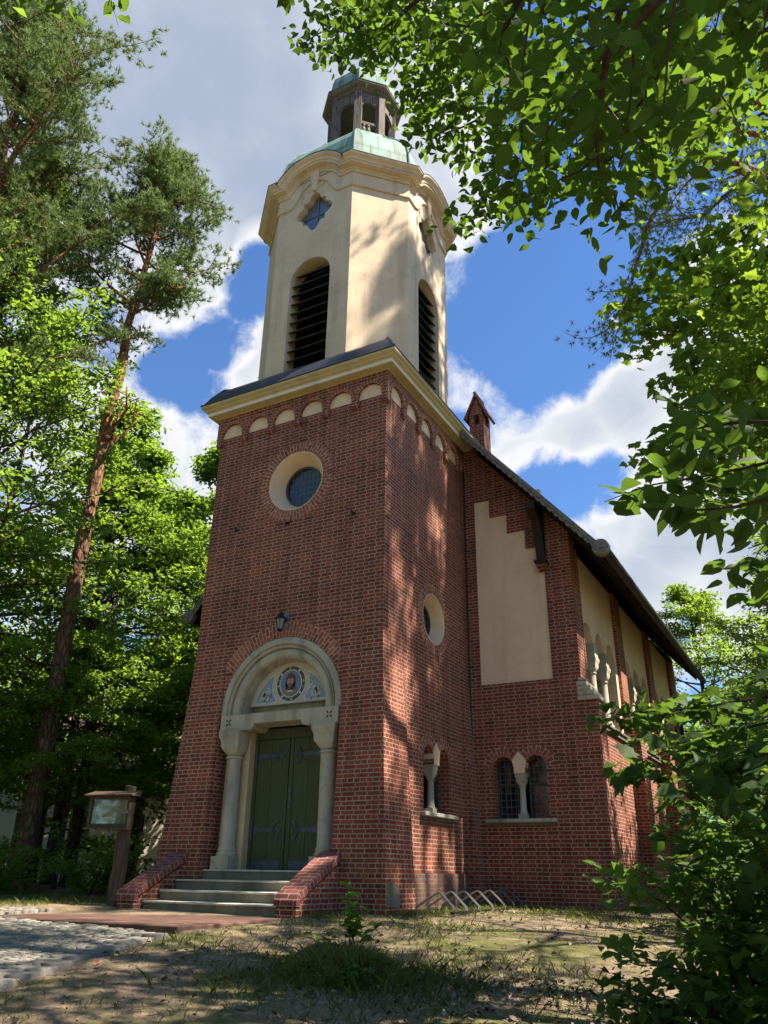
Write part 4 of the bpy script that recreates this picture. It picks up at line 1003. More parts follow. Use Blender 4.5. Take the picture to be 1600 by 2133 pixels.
# cobbled path: small set stones, a kerb of larger blocks
rs = np.random.RandomState(5); V = []; Lp = []; Sz = []
def stone(x, y, hx, hy, rot, z, h=.05):
    c, s = cos(rot), sin(rot); b = len(V)
    for (k, zz) in ((1.0, z-.05), (1.0, z+h-.012), (.90, z+h)):
        for a, d in ((-1, -1), (1, -1), (1, 1), (-1, 1)):
            px, py = a*hx*k, d*hy*k; V.append((x+px*c-py*s, y+px*s+py*c, zz+rs.uniform(-.004, .004)))
    for k in (0, 4):
        for i in range(4): j = (i+1) % 4; Lp.extend((b+k+i, b+k+j, b+k+4+j, b+k+4+i)); Sz.append(4)
    Lp.extend((b+8, b+9, b+10, b+11)); Sz.append(4)
for gx in np.arange(-6, 6, .108):
    for gy in np.arange(-11, -2.5, .108):
        x = gx+rs.uniform(-.02, .02); y = gy+rs.uniform(-.02, .02)
        e = np.interp(y, [-12, -10, -7.6, -5.9, -4.1], [5.9, 5.5, 4.95, 4.4, 3.97])
        if not on_paving(np.array(x), np.array(y)) or (y > -4.2 and -0.05 < x < 4.05 and y > -4.22 and x > .05) or x > e-.42: continue
        stone(x, y, .050*rs.uniform(.88, 1.04), .050*rs.uniform(.88, 1.04), rs.uniform(-.12, .12)+.3, gz(x, y)-.033, .05+rs.uniform(-.005, .005))
y = -4.3
while y > -11:
    e = np.interp(y, [-12, -10, -7.6, -5.9, -4.1], [5.9, 5.5, 4.95, 4.4, 3.97]); l = rs.uniform(.12, .2)
    stone(e-.10, y-l, .10, l*.95, .28, gz(e, y)-.033, .056); stone(e-.30, y-l, .085, l*.93, .28, gz(e, y)-.03, .055); y -= 2*l
me = np_mesh('path', V, Lp, Sz)
def _cobble(t, out):
    pos = geo_pos(t); rnd = t.node('ShaderNodeNewGeometry').outputs['Random Per Island']; n = t.noise(pos, 40, 4, .65)
    c = t.ramp(rnd, [(0, (.13, .12, .105)), (.4, (.20, .185, .16)), (.75, (.26, .24, .205)), (1, (.21, .175, .145))])
    c = t.mix(.6, c, t.ramp(n, [(.3, (.6, .6, .6)), (.7, (1.2, 1.2, 1.2))]), 'MULTIPLY'); pbsdf(t, out, c, .8, n, .5, .01, spec=.25)
me.materials.append(mat('granite_setts', _cobble)); kind(link('path', me), 'structure')

# ================================================================== FOLIAGE TOOLS
def leaves(P, N, Dr, S, tv, tf):
    """one small shape per point. tv: (k,3) template in (across, along, normal); tf: list of faces"""
    P, N, Dr = map(lambda a: np.asarray(a, float), (P, N, Dr)); n = len(P); S = np.broadcast_to(np.asarray(S, float), (n,))
    N = N/np.linalg.norm(N, axis=1, keepdims=True); Dr = Dr-N*(Dr*N).sum(1, keepdims=True); Dr = Dr/(np.linalg.norm(Dr, axis=1, keepdims=True)+1e-9); B = np.cross(N, Dr)
    tv = np.asarray(tv, float); k = len(tv); rl = np.random.RandomState(n % 9973); wd_ = rl.uniform(.72, 1.12, n)[:, None, None]; cu = rl.normal(1.1, 1.3, n)[:, None, None]
    V = P[:, None, :]+S[:, None, None]*(wd_*tv[None, :, 0, None]*B[:, None, :]+tv[None, :, 1, None]*Dr[:, None, :]+cu*tv[None, :, 2, None]*N[:, None, :])
    fl = np.concatenate([np.asarray(f) for f in tf]); L = (np.arange(n)[:, None]*k+fl[None, :]).ravel(); Sz = np.tile([len(f) for f in tf], n)
    return V.reshape(-1, 3), L, Sz
def join(parts):
    V, L, S, o = [], [], [], 0
    for v, l, s in parts: V.append(v); L.append(l+o); S.append(s); o += len(v)
    return np.concatenate(V), np.concatenate(L), np.concatenate(S)
DIAM = ([(0, 0, 0), (.30, .45, .05), (0, 1, -.04), (-.30, .45, .05)], [(0, 1, 2, 3)])
OVATE = ([(0, 0, 0), (.22, .12, .03), (.36, .40, .07), (.28, .70, .04), (0, 1.06, -.06), (-.28, .70, .04), (-.36, .40, .07), (-.22, .12, .03), (0, .45, 0)], [(0, 1, 2, 8), (8, 2, 3, 4), (0, 8, 6, 7), (8, 4, 5, 6)])
MAPLE_T = ([(0, 0, 0), (.18, -.06, 0), (.30, .10, .04), (.58, .12, .02), (.46, .30, .05), (.60, .52, -.02), (.34, .52, .04), (.26, .66, .03), (.14, .80, .02), (0, 1.05, -.06),
            (-.14, .80, .02), (-.26, .66, .03), (-.34, .52, .04), (-.60, .52, -.02), (-.46, .30, .05), (-.58, .12, .02), (-.30, .10, .04), (-.18, -.06, 0), (0, .4, 0)],
           [(18, 0, 1, 2, 3, 4), (18, 4, 5, 6, 7, 8, 9), (18, 9, 10, 11, 12, 13, 14), (18, 14, 15, 16, 17, 0)])
def _pinn():
    v, f = [], []
    for i in range(9):
        y = .15+.20*(i//2); s = 1 if i % 2 else -1
        if i == 8: a, b = (0, 1), (1, 0); base = (0, .98)
        else: a, b = (s, .25), (-.25, s); base = (0, y)
        o = len(v)
        for q_, w_ in ((0.03, 0), (.18, .085), (.36, 0), (.18, -.085)): v.append((base[0]+a[0]*q_+b[0]*w_, base[1]+a[1]*q_+b[1]*w_, -.03*q_))
        f.append((o, o+1, o+2, o+3))
    return v, f
PINN = _pinn()
NEED = ([(-.5, 0, 0), (.5, 0, 0), (0, 1, 0)], [(0, 1, 2)])
GRASS_T = ([(-.055, 0, 0), (.055, 0, 0), (.04, .55, .10), (0, 1, .32), (-.04, .55, .10)], [(0, 1, 2, 3, 4)])
def unit(v): return v/(np.linalg.norm(v)+1e-9)
def polyline(p0, d0, L, n, rs, wob=.15, up=0.):
    pts = [np.array(p0, float)]; d = unit(np.array(d0, float))
    for _ in range(n): d = unit(d+rs.normal(0, wob, 3)+np.array([0, 0, up])); pts.append(pts[-1]+d*L/n)
    return pts
def along(pts, t):
    t = min(max(t, 0), .9999)*(len(pts)-1); i = int(t); f = t-i; return pts[i]*(1-f)+pts[i+1]*f, unit(pts[i+1]-pts[i])

def spray(pts, rs, n, t0, lat, vert, size, tmpl, tilt=.55):
    """leaves round a twig polyline: flat layered sprays"""
    pts = np.array(pts); m = len(pts)-1; t = t0+(1-t0)*rs.rand(n)**.8; q = np.minimum(t*m, m-1e-4); i = q.astype(int); f = (q-i)[:, None]
    P = pts[i]*(1-f)+pts[i+1]*f; d = pts[i+1]-pts[i]
    off = rs.normal(0, 1, (n, 3))*np.array([lat, lat, vert])*(1.1-.5*t)[:, None]
    P = P+off; P[:, 2] -= .25*(off[:, 0]**2+off[:, 1]**2)
    N = np.array([0, 0, 1.])+rs.normal(0, tilt, (n, 3)); D_ = d+2.0*off+rs.normal(0, .4, (n, 3)); D_[:, 2] -= .25
    return leaves(P, N, D_, size*rs.uniform(.65, 1.2, n), *tmpl)

def broadleaf(seed, H, base, rad, nb, per, size, tmpl=DIAM, trunk=.22, up=.35, lean=(0, 0), sub=6, lat=.22, prof=None, bz0=0):
    """trunk+limbs (MB) and crown (numpy) of a layered deciduous tree, in local coordinates"""
    rs = np.random.RandomState(seed); wood_ = MB(); parts = []
    tp = [np.array([lean[0]*(i/9)**1.3+rs.normal(0, .05)*i/9, lean[1]*(i/9)**1.3+rs.normal(0, .05)*i/9, -.3+(H+.3)*i/9*.96]) for i in range(10)]
    wood_.tube(tp, [trunk*(1.25 if i == 0 else 1)*(1-.9*(i/9)) for i in range(10)], 9)
    for b in range(nb):
        f = (b+.5)/nb; h = base+(H*.95-base)*f**.9; p, _ = along(tp, (h+.3)/(H+.3)/.96)
        k = (prof or (lambda f: (.45+.55*sin(pi*min(f*1.15+.18, 1)))*(1-.72*max(f-.55, 0)/.45)))(f)
        L = rad*k*rs.uniform(.7, 1.15); a = b*2.399+rs.uniform(-.5, .5); e = up+.5*f+rs.normal(0, .12)
        pts = polyline(p, (cos(a)*cos(e), sin(a)*cos(e), sin(e)), L, 6, rs, .13, -.055)
        r0 = trunk*(1-.85*f)*.42; wood_.tube(pts, [r0*(1-.85*i/6) for i in range(7)], 6, False)
        parts.append(spray(pts, rs, per//2, .45, lat, lat*.35, size, tmpl))
        for s_ in range(sub):
            t = .25+.7*(s_+rs.rand())/sub; q_, d = along(pts, t); sg = 1 if s_ % 2 else -1; side = np.array([-d[1], d[0], 0])*sg
            pp = polyline(q_, d*.8+side*rs.uniform(.6, 1.1)+np.array([0, 0, rs.normal(.05, .12)]), L*(.52-.28*t)*rs.uniform(.8, 1.3)+.35, 3, rs, .16, -.05)
            wood_.tube(pp, [r0*.33, r0*.25, r0*.16, r0*.06], 4, False)
            parts.append(spray(pp, rs, per, .15, lat, lat*.32, size, tmpl))
    return wood_, join(parts)
def pine(seed, H, base, rad, nb, trunk=.24, tufts=9, size=.13, bias=(0, 0), pts=None, dens=15, width=.12):
    rs = np.random.RandomState(seed); wood_ = MB(); TP, TD = [], []
    tp = pts or [np.array([rs.normal(0, .10)*i/11, rs.normal(0, .10)*i/11, -.3+(H+.3)*i/11]) for i in range(12)]
    tp = [np.array(p, float) for p in tp]
    wood_.tube(tp, [trunk*(1.2 if i == 0 else 1)*(1-.86*(i/(len(tp)-1))**1.4) for i in range(len(tp))], 10)
    for b in range(nb):
        f = (b+.5)/nb; h = base+(H-base)*f; p, _ = along(tp, (h+.3)/(H+.3)); k = (.55+.45*sin(pi*min(f+.15, 1)))*(1-.55*max(f-.6, 0)/.4)
        a = b*2.399+rs.uniform(-.6, .6); L = rad*k*rs.uniform(.55, 1.2)*(1+.0*a); dr = np.array([cos(a)+bias[0], sin(a)+bias[1], rs.uniform(-.05, .55)+.5*f])
        pl_ = polyline(p, dr, L, 7, rs, .2, .05); r0 = max(.035, trunk*(1-.8*f)*.30); wood_.tube(pl_, [r0*(1-.85*i/7) for i in range(8)], 6, False)
        for s_ in range(8):
            t = .25+.75*(s_+rs.rand()*.7)/8; q_, d = along(pl_, t); sd = unit(np.array([-d[1], d[0], rs.normal(.15, .25)]))*(1 if s_ % 2 else -1)
            pp = polyline(q_, d*.7+sd, L*.34*rs.uniform(.6, 1.25)+.25, 3, rs, .22, .06); wood_.tube(pp, [r0*.32, r0*.25, r0*.18, r0*.1], 4, False)
            for _ in range(tufts):
                u = .25+.75*rs.rand(); q2, d2 = along(pp, u); TP.append(q2+rs.normal(0, .19, 3)*np.array([1, 1, .45])); TD.append(unit(d2*.6+rs.normal(0, .45, 3)+np.array([0, 0, .55])))
    TP, TD = np.array(TP), np.array(TD); n = len(TP)
    P = np.repeat(TP, dens, 0); D_ = np.repeat(TD, dens, 0)+rs.normal(0, .62, (n*dens, 3)); P = P+.10*rs.rand(n*dens, 1)*np.repeat(TD, dens, 0)
    tvn = [(-.5*width, 0, 0), (.5*width, 0, 0), (0, 1, 0)]
    return wood_, leaves(P, rs.normal(0, 1, (n*dens, 3)), D_, size*rs.uniform(.7, 1.2, n*dens), tvn, [(0, 1, 2)])
def plant(name, loc, label, cat, wood_, lv, barkm, leafm, group=None, crown='crown', trunk='trunk', smooth=True):
    o = bpy.data.objects.new(name, None); COL.objects.link(o); o.location = loc; tag(o, label, cat, group)
    wood_.build(trunk, barkm, o, smooth=smooth, recalc=False)
    me = np_mesh(crown, *lv); me.materials.append(leafm); link(crown, me, o); return o
def copy_plant(src, loc, rz, s, label, group=None, tilt=0):
    o = src.copy(); COL.objects.link(o); o.location = loc; o.rotation_euler = (tilt, 0, rz); o.scale = (s, s, s); o['label'] = label
    if group: o['group'] = group
    for ch in src.children: c = ch.copy(); COL.objects.link(c); c.parent = o
    return o

# ================================================================== TREES ON THE LEFT
L3 = lambda x, y: (x, y, gz(x, y)-.05)
wd, lv = pine(11, 25.0, 16.4, 3.1, 34, .25, 25, .19, dens=15, width=.16, pts=[(0, 0, -.3), (.05, .02, 3), (.02, 0, 6), (-.05, .02, 9), (.05, 0, 11.5), (.0, .05, 14), (.2, .1, 16), (.12, .05, 17.5), (.35, .1, 19.5), (.55, .15, 21.5), (.75, .2, 23.3), (.9, .2, 25)])
rs = np.random.RandomState(8)
for h, a, L in ((13.2, -.2, 2.3), (12.4, -.5, 2.6), (14.6, .3, 1.4), (13.9, 2.6, 1.8), (11.6, 2.9, 1.1), (15.2, -.4, 2.2), (15.0, 3.2, 2.6), (10.6, .2, .6), (14.9, -1.2, .7)):   # dead limbs below the crown
    p = polyline((0, 0, h), (cos(a), sin(a), .45), L, 6, rs, .33, .10); wd.tube(p, [.085*(1-.8*i/6) for i in range(7)], 6, False)
    for t in (.4, .6, .8):
        q, d = along(p, t); wd.tube(polyline(q, d+rs.normal(0, .6, 3), L*.25, 3, rs, .3), [.028, .02, .014, .006], 4, False)
plant('pine_tree', L3(-7.05, 2.2), 'tall pine with bare reddish trunk and dead side limbs left of the church tower', 'pine tree', wd, lv, PINEBARK, NEEDLE)
wd, lv = pine(23, 29, 14.5, 5.3, 58, .34, 42, .19, dens=16, width=.16)
plant('pine_tree', L3(-9.3, -2.1), 'broad dense pine crown filling the upper left corner of the picture', 'pine tree', wd, lv, PINEBARK, NEEDLE)

GRP = 'leafy trees left of the church'
wdA, lvA = broadleaf(3, 25, 3.0, 6.0, 62, 92, .19, trunk=.24)
wdB, lvB = broadleaf(5, 15.5, 2.2, 4.9, 42, 84, .19, trunk=.20, up=.25)
wdC, lvC = broadleaf(9, 9.0, .6, 3.4, 30, 80, .17, trunk=.11, up=.3)
tA = plant('beech_tree', L3(-10.5, -.1), 'tall beech behind the big pine trunk at the picture edge', 'beech tree', wdA, lvA, BARK, LEAF, GRP)
tB = plant('beech_tree', L3(-8.6, 5.1), 'dark trunked beech just right of the tall pine trunk', 'beech tree', wdB, lvB, BARK, LEAF, GRP)
tC = plant('young_beech', L3(-4.9, 6.2), 'young beech some way behind the notice board, branches touching the tower edge', 'young beech', wdC, lvC, BARK, LEAF, GRP)
copy_plant(tB, L3(-6.9, 8.0), 2.1, 1.06, 'bright green beech whose rounded top meets the tower cornice', GRP)
copy_plant(tA, L3(-14.5, 4.5), 1.0, .95, 'beech standing far back between the two pine trunks', GRP)
copy_plant(tB, L3(-11.5, 10.5), 4.0, 1.05, 'beech in the second row, behind the dark trunked one', GRP)
copy_plant(tC, L3(-7.4, 3.6), 3.0, .8, 'low young beech at the foot of the tall pine trunk', GRP)
copy_plant(tC, L3(-9.0, -2.6), .7, .85, 'young beech at the extreme edge left of the pine trunk', GRP)
copy_plant(tC, L3(-3.2, 7.2), 5.1, 1.1, 'young beech close behind the left wall of the nave', GRP)
copy_plant(tA, L3(-8.5, 13.5), 3.3, .95, 'beech deep in the wood, partly hidden by the tower', GRP)

copy_plant(tA, L3(-12.2, -2.4), 2.6, .97, 'beech crowding the left picture edge under the pine crown', GRP)
copy_plant(tB, L3(-10.2, 5.8), 5.2, 1.15, 'beech rising directly behind the bare part of the tall pine trunk', GRP)
copy_plant(tC, L3(-12.6, 2.8), 1.9, 1.0, 'young beech seen between the pine trunk and the dark trunked beech', GRP)
copy_plant(tC, L3(-13.8, 8.2), 0.6, 1.1, 'young beech far back, left of the bright beech by the tower', GRP)

# far-off wood
rs = np.random.RandomState(40); parts = []; wd = MB()
def far_tree(x, y, H, rad, n):
    z0 = gz(x, y); wd.tube([(x, y, z0-.3), (x+rs.normal(0, .2), y, z0+H*.5), (x+rs.normal(0, .4), y, z0+H*.9)], [.2, .15, .04], 6, False)
    m = 26; C = []
    for i in range(m):
        f = rs.rand(); a = rs.rand()*6.28; r = rad*sqrt(rs.rand())*(1-.75*max(f-.45, 0)/.55); C.append((x+r*cos(a), y+r*sin(a), z0+H*(.1+.88*f)))
    C = np.array(C); i = rs.randint(0, m, n); off = rs.normal(0, 1, (n, 3))*np.array([.95, .95, .32]); P = C[i]+off; P[:, 2] -= .1*(off[:, 0]**2+off[:, 1]**2); P[:, 2] = np.maximum(P[:, 2], z0+.1)
    parts.append(leaves(P, np.array([0, 0, 1.])+rs.normal(0, .55, (n, 3)), rs.normal(0, 1, (n, 3)), .30*rs.uniform(.6, 1.2, n), *DIAM))
for i in range(46):
    b = R(-1+100*(i/45)); d = rs.uniform(37, 62)                      # bearing from north towards west, from the camera
    x, y = 11.6-d*sin(b), -12.8+d*cos(b); west = i/45
    far_tree(x, y, rs.uniform(9, 13)*(1.25 if b > R(33) else .85), rs.uniform(3, 4.6), 5200)
for i in range(12):
    b = R(-3-62*(i/11)); d = rs.uniform(30, 48); far_tree(11.6-d*sin(b), -12.8+d*cos(b), rs.uniform(9, 13), rs.uniform(3, 4.5), 5200)
for i in range(26):                                        # the wood goes on behind the viewer
    b = R(78+150*(i/25)); d = rs.uniform(13, 24); far_tree(11.6-d*sin(b), -12.8+d*cos(b), rs.uniform(17, 24), rs.uniform(3.6, 5), 3000)
me = np_mesh('woodland', *join(parts)); me.materials.append(LEAF); wl = link('woodland', me); kind(wl, 'stuff')
kind(wd.build('woodland_trunks', BARK, wl, recalc=False), 'stuff')

# pale house glimpsed low between the trunks
HX, HY = -19.5, 14.5; hr = R(35)
def HF(u, n, z): return (HX+u*cos(hr)-n*sin(hr), HY+u*sin(hr)+n*cos(hr), z)
house = thing('garden_house', (HX, HY, -.8), 'pale rendered house with reddish roof glimpsed low between the tree trunks', 'house')
m = MB(xf=HF); m.box(-5, 5, -3.5, 3.5, -1.2, 3.6); m.build('house_wall', flat('pale_render', (.62, .55, .48), .9), house)
m = MB(xf=HF); m.prism([(-4, 3.601), (4, 3.601), (0, 6.6)], lambda a, b, d: (d, a, b), -5.3, 5.3); m.build('house_roof', BRICKP, house)
for u in (-3.2, -1, 1.2, 3.4):
    m = MB(xf=HF); m.box(u-.5, u+.5, -3.56, -3.45, .6, 2.0); w_ = m.build('window', M_WHITE, house); m = MB(xf=HF); m.box(u-.42, u+.42, -3.58, -3.561, .68, 1.92); m.build('pane', GLASS, w_)

# ================================================================== TREES ON THE RIGHT
GR2 = 'leafy trees right of the nave'
wdD, lvD = broadleaf(15, 12.5, 2.0, 4.6, 38, 95, .15, trunk=.2, up=.3)
tD = plant('lime_tree', L3(11.6, 17.0), 'lime tree beyond the far end of the nave roof', 'lime tree', wdD, lvD, BARK, LEAFY, GR2)
copy_plant(tD, L3(7.6, 22.5), 2.2, 1.0, 'lime tree whose top just clears the end of the roof ridge line', GR2)
copy_plant(tD, L3(14.4, 6.6), 1.7, .92, 'lime tree nearest to the nave windows, mostly hidden by the maple', GR2)
copy_plant(tD, L3(14.8, 14.2), 3.0, 1.0, 'lime tree standing off the rear part of the nave', GR2)
copy_plant(tD, L3(14.6, 10.5), 4.2, 1.0, 'lime tree halfway along the nave at the right picture edge', GR2)
copy_plant(tD, L3(11.9, 6.2), 0.4, .56, 'young lime tree beside the middle of the nave side wall', GR2)
copy_plant(tD, L3(11.2, 12.2), 1.2, .62, 'small lime tree close beside the nave downpipe', GR2)
wdE, lvE = broadleaf(19, 21, 11.0, 4.0, 14, 34, .17, trunk=.26, up=.4, sub=5)
tE = plant('lime_tree', L3(15.2, -3.4), 'high crowned lime tree whose leaves fill gaps behind the hornbeam boughs', 'lime tree', wdE, lvE, BARK, LEAFY, GR2)
copy_plant(tE, L3(17.0, .8), 2.0, .95, 'high crowned lime tree right of the hanging pine branch', GR2)
copy_plant(tE, L3(14.6, -7.6), 4.0, .8, 'high crowned lime tree above the maple at the right edge', GR2)

# pine overhead on the right, with a long limb hanging down against the sky
wd, lv = pine(31, 32, 17.5, 3.9, 24, .26, 19, .2, dens=13, bias=(.05, 0), width=.15)
rs = np.random.RandomState(77); TP, TD = [], []
for path, r0 in (([(0, 0, 15.6), (-1.3, -3.4, 14.8), (-2.0, -4.4, 14.6), (-2.9, -4.7, 15.6), (-3.3, -4.4, 17.2)], .17), ([(0, 0, 18.6), (-1.9, -2.7, 17.4), (-2.9, -2.7, 16.2), (-3.7, -2.6, 15.0), (-4.3, -2.4, 13.6), (-4.9, -2.3, 12.6)], .085),
                 ([(0, 0, 19.0), (-1.6, -3.2, 18.8), (-2.9, -3.4, 18.2), (-4.1, -3.2, 17.6)], .09), ([(0, 0, 17.0), (-1.3, -1.2, 16.8), (-2.5, -0.6, 16.6), (-3.7, -0.6, 16.9)], .08)):
    p = [np.array(q, float) for q in path]; n = len(p); wd.tube(p, [r0*(1-.75*i/(n-1)) for i in range(n)], 8, False)
    for s_ in range(24):
        t = .30+.70*(s_+rs.rand()*.6)/24; q, d = along(p, t); sd = unit(np.array([-d[1], d[0], rs.normal(0, .5)]))*(1 if s_ % 2 else -1)
        pp = polyline(q, d*.9+sd*.8+np.array([0, 0, -.15]), rs.uniform(.7, 1.5), 4, rs, .22, .0); wd.tube(pp, [r0*.22, r0*.17, r0*.12, r0*.08, .006], 4, False)
        for _ in range(22): q2, d2 = along(pp, .2+.8*rs.rand()); TP.append(q2+rs.normal(0, .13, 3)); TD.append(unit(d2+rs.normal(0, .5, 3)))
TP, TD = np.array(TP), np.array(TD); n = len(TP); k = 15
extra = leaves(np.repeat(TP, k, 0), rs.normal(0, 1, (n*k, 3)), np.repeat(TD, k, 0)+rs.normal(0, .6, (n*k, 3)), .12*rs.uniform(.7, 1.2, n*k), [(-.075, 0, 0), (.075, 0, 0), (0, 1, 0)], [(0, 1, 2)])
plant('pine_tree', L3(13.9, 5.4), 'pine with red forked limb and a branch drooping against the blue sky', 'pine tree', wd, join([lv, extra]), PINEBARK, NEEDLE)

wdS, lvS = pine(38, 38, 21, 4.4, 21, .16, 26, .26, dens=14, width=.2)
plant('pine_tree', L3(20.4, 5.2), 'very tall pine far outside the right picture edge, in line with the sun', 'pine tree', wdS, lvS, PINEBARK, NEEDLE)
wdP, lvP = pine(35, 29, 15.0, 4.2, 20, .26, 12, .2, dens=12)  # unseen pine, added for the shadow it throws on the path
plant('pine_tree', L3(16.8, -3.0), 'tall pine unseen beyond the right picture edge, added to shade the path', 'pine tree', wdP, lvP, PINEBARK, NEEDLE)

def bough_tree(name, trunk, branches, label, cat, tmpl, size, per, lat, lm, seed, r0=.03, sub=5, sublen=.5, top=None, vert=.4, tl=.6):
    """a tree whose trunk stands outside the picture; its boughs (world coordinates) reach into it"""
    rs = np.random.RandomState(seed); o = bpy.data.objects.new(name, None); COL.objects.link(o); loc = Vector(L3(trunk[0], trunk[1])); o.location = loc; tag(o, label, cat)
    wood_ = MB(); parts = []; H = trunk[2]; tw_ = [np.array([rs.normal(0, .06)*i/6, rs.normal(0, .06)*i/6, -.2+H*i/6]) for i in range(7)]
    wood_.tube(tw_, [trunk[3]*(1-.7*i/6) for i in range(7)], 9, False); lo = np.array(loc)
    for br in branches:
        p = [np.array(q)-lo for q in br]; f = min(max((p[0][2]-.6)/H, .15), .97); j, _ = along(tw_, f)
        rb = r0*(1+.3*rs.rand()); L = sum(np.linalg.norm(b-a) for a, b in zip(p, p[1:]))
        mid = (j+p[0])/2+np.array([0, 0, .12*np.linalg.norm(p[0]-j)]); wood_.tube([j, mid]+p, [rb*2.2, rb*1.6]+[rb*(1-.8*i/(len(p)-1)) for i in range(len(p))], 6, False)
        parts.append(spray(p, rs, int(per*L*.6), .05, lat*.8, lat*vert, size, tmpl, tl))
        ns = max(3, int(sub*L))
        for s_ in range(ns):
            t = .05+.93*(s_+rs.rand())/ns; q, d = along(p, t); sg = 1 if s_ % 2 else -1; sd = unit(np.array([-d[1], d[0], rs.normal(0, .35)]))*sg
            pp = polyline(q, d*.9+sd*.8+np.array([0, 0, rs.normal(0, .15)]), sublen*rs.uniform(.6, 1.25)*(1.1-.5*t), 3, rs, .18, -.03); wood_.tube(pp, [rb*.32, rb*.24, rb*.16, rb*.07], 4, False)
            parts.append(spray(pp, rs, int(per*sublen), .1, lat*.6, lat*vert*.7, size, tmpl, tl))
    if top is not None:                                    # upper crown, above the picture
        c, rad, n = top; m = 60; C = rs.normal(0, .5, (m, 3)); C = C/np.maximum(np.linalg.norm(C, axis=1, keepdims=True), 1)*np.array(rad)+np.array(c)-lo
        for q in C[::3]: f = min(max((q[2]-1.5)/H, .2), .95); a_, _ = along(tw_, f); wood_.tube([a_, (a_+q)/2+np.array([0, 0, .3]), q], [.07, .05, .015], 5, False)
        i = rs.randint(0, m, n); off = rs.normal(0, 1, (n, 3))*np.array([.7, .7, .25]); parts.append(leaves(C[i]+off, np.array([0, 0, 1.])+rs.normal(0, .5, (n, 3)), rs.normal(0, 1, (n, 3)), size*1.15*rs.uniform(.7, 1.2, n), *DIAM))
    wood_.build('trunk', TWIG, o, smooth=True, recalc=False); me = np_mesh('crown', *join(parts)); me.materials.append(lm); link('crown', me, o); return o
OVER = [[(10.91, -9.69, 5.39), (10.22, -9.7, 5.27), (9.62, -9.6, 5.63), (9.15, -9.58, 5.68)], [(10.93, -9.84, 4.9), (10.4, -9.63, 4.92), (9.96, -9.56, 5.12), (9.6, -9.48, 5.31)], [(11.04, -9.85, 4.33), (10.55, -9.64, 4.47), (10.22, -9.49, 4.53), (9.95, -9.43, 4.66)], [(11.18, -9.99, 3.84), (10.78, -9.76, 3.86), (10.46, -9.62, 3.93), (10.16, -9.53, 4.03)], [(11.3, -10.15, 3.35), (11.01, -9.99, 3.31), (10.76, -9.89, 3.31), (10.57, -9.67, 3.35), (10.44, -9.53, 3.32)], [(11.43, -10.44, 2.95), (11.22, -10.3, 2.83), (11.01, -10.14, 2.78), (10.81, -9.98, 2.73)], [(11.54, -11.26, 2.07), (11.43, -11.13, 1.97), (11.34, -10.92, 1.92), (11.3, -10.73, 1.87)], [(11.73, -10.96, 2.46), (11.61, -10.86, 2.27), (11.46, -10.74, 2.17), (11.35, -10.56, 2.13)], [(12.09, -9.68, 3.6), (11.76, -9.63, 3.59), (11.54, -9.4, 3.66), (11.31, -9.18, 3.72)], [(12.4, -8.9, 4.21), (11.97, -8.84, 4.22), (11.64, -8.62, 4.3), (11.39, -8.39, 4.36)], [(10.64, -10.29, 4.52), (10.32, -10.13, 4.48), (10.03, -10.02, 4.56), (9.71, -10.09, 4.73)], [(11.4, -10.45, 3.56), (11.07, -10.25, 3.64), (10.73, -10.16, 3.88), (10.38, -10.08, 4.11)], [(11.68, -10.62, 3.08), (11.44, -10.47, 2.97), (11.21, -10.34, 3.11), (10.95, -10.32, 3.3)], [(11.96, -10.25, 3.42), (11.72, -10.1, 3.33), (11.49, -9.97, 3.35), (11.22, -9.81, 3.46)], [(12.14, -10.4, 2.88), (11.96, -10.3, 2.83), (11.81, -10.22, 2.77), (11.72, -10.08, 2.79)], [(11.75, -11.48, 1.72), (11.64, -11.44, 1.7), (11.55, -11.35, 1.76), (11.48, -11.31, 1.73)], [(11.35, -11.31, 2.32), (11.23, -11.25, 2.27), (11.13, -11.14, 2.3), (11.06, -11.02, 2.33)], [(11.96, -11.07, 2.15), (11.86, -11.01, 2.12), (11.8, -10.89, 2.16)]]
TOPLEFT = [[(9.35, -11.43, 3.97), (9.18, -11.3, 3.83), (9.1, -11.25, 3.76)], [(8.95, -11.6, 4.03), (8.85, -11.42, 3.91), (8.77, -11.34, 3.83)], [(8.89, -11.83, 3.56), (8.85, -11.61, 3.6), (8.78, -11.52, 3.65)], [(9.57, -10.4, 5.41), (9.35, -10.15, 5.33), (9.28, -10.08, 5.27)]]
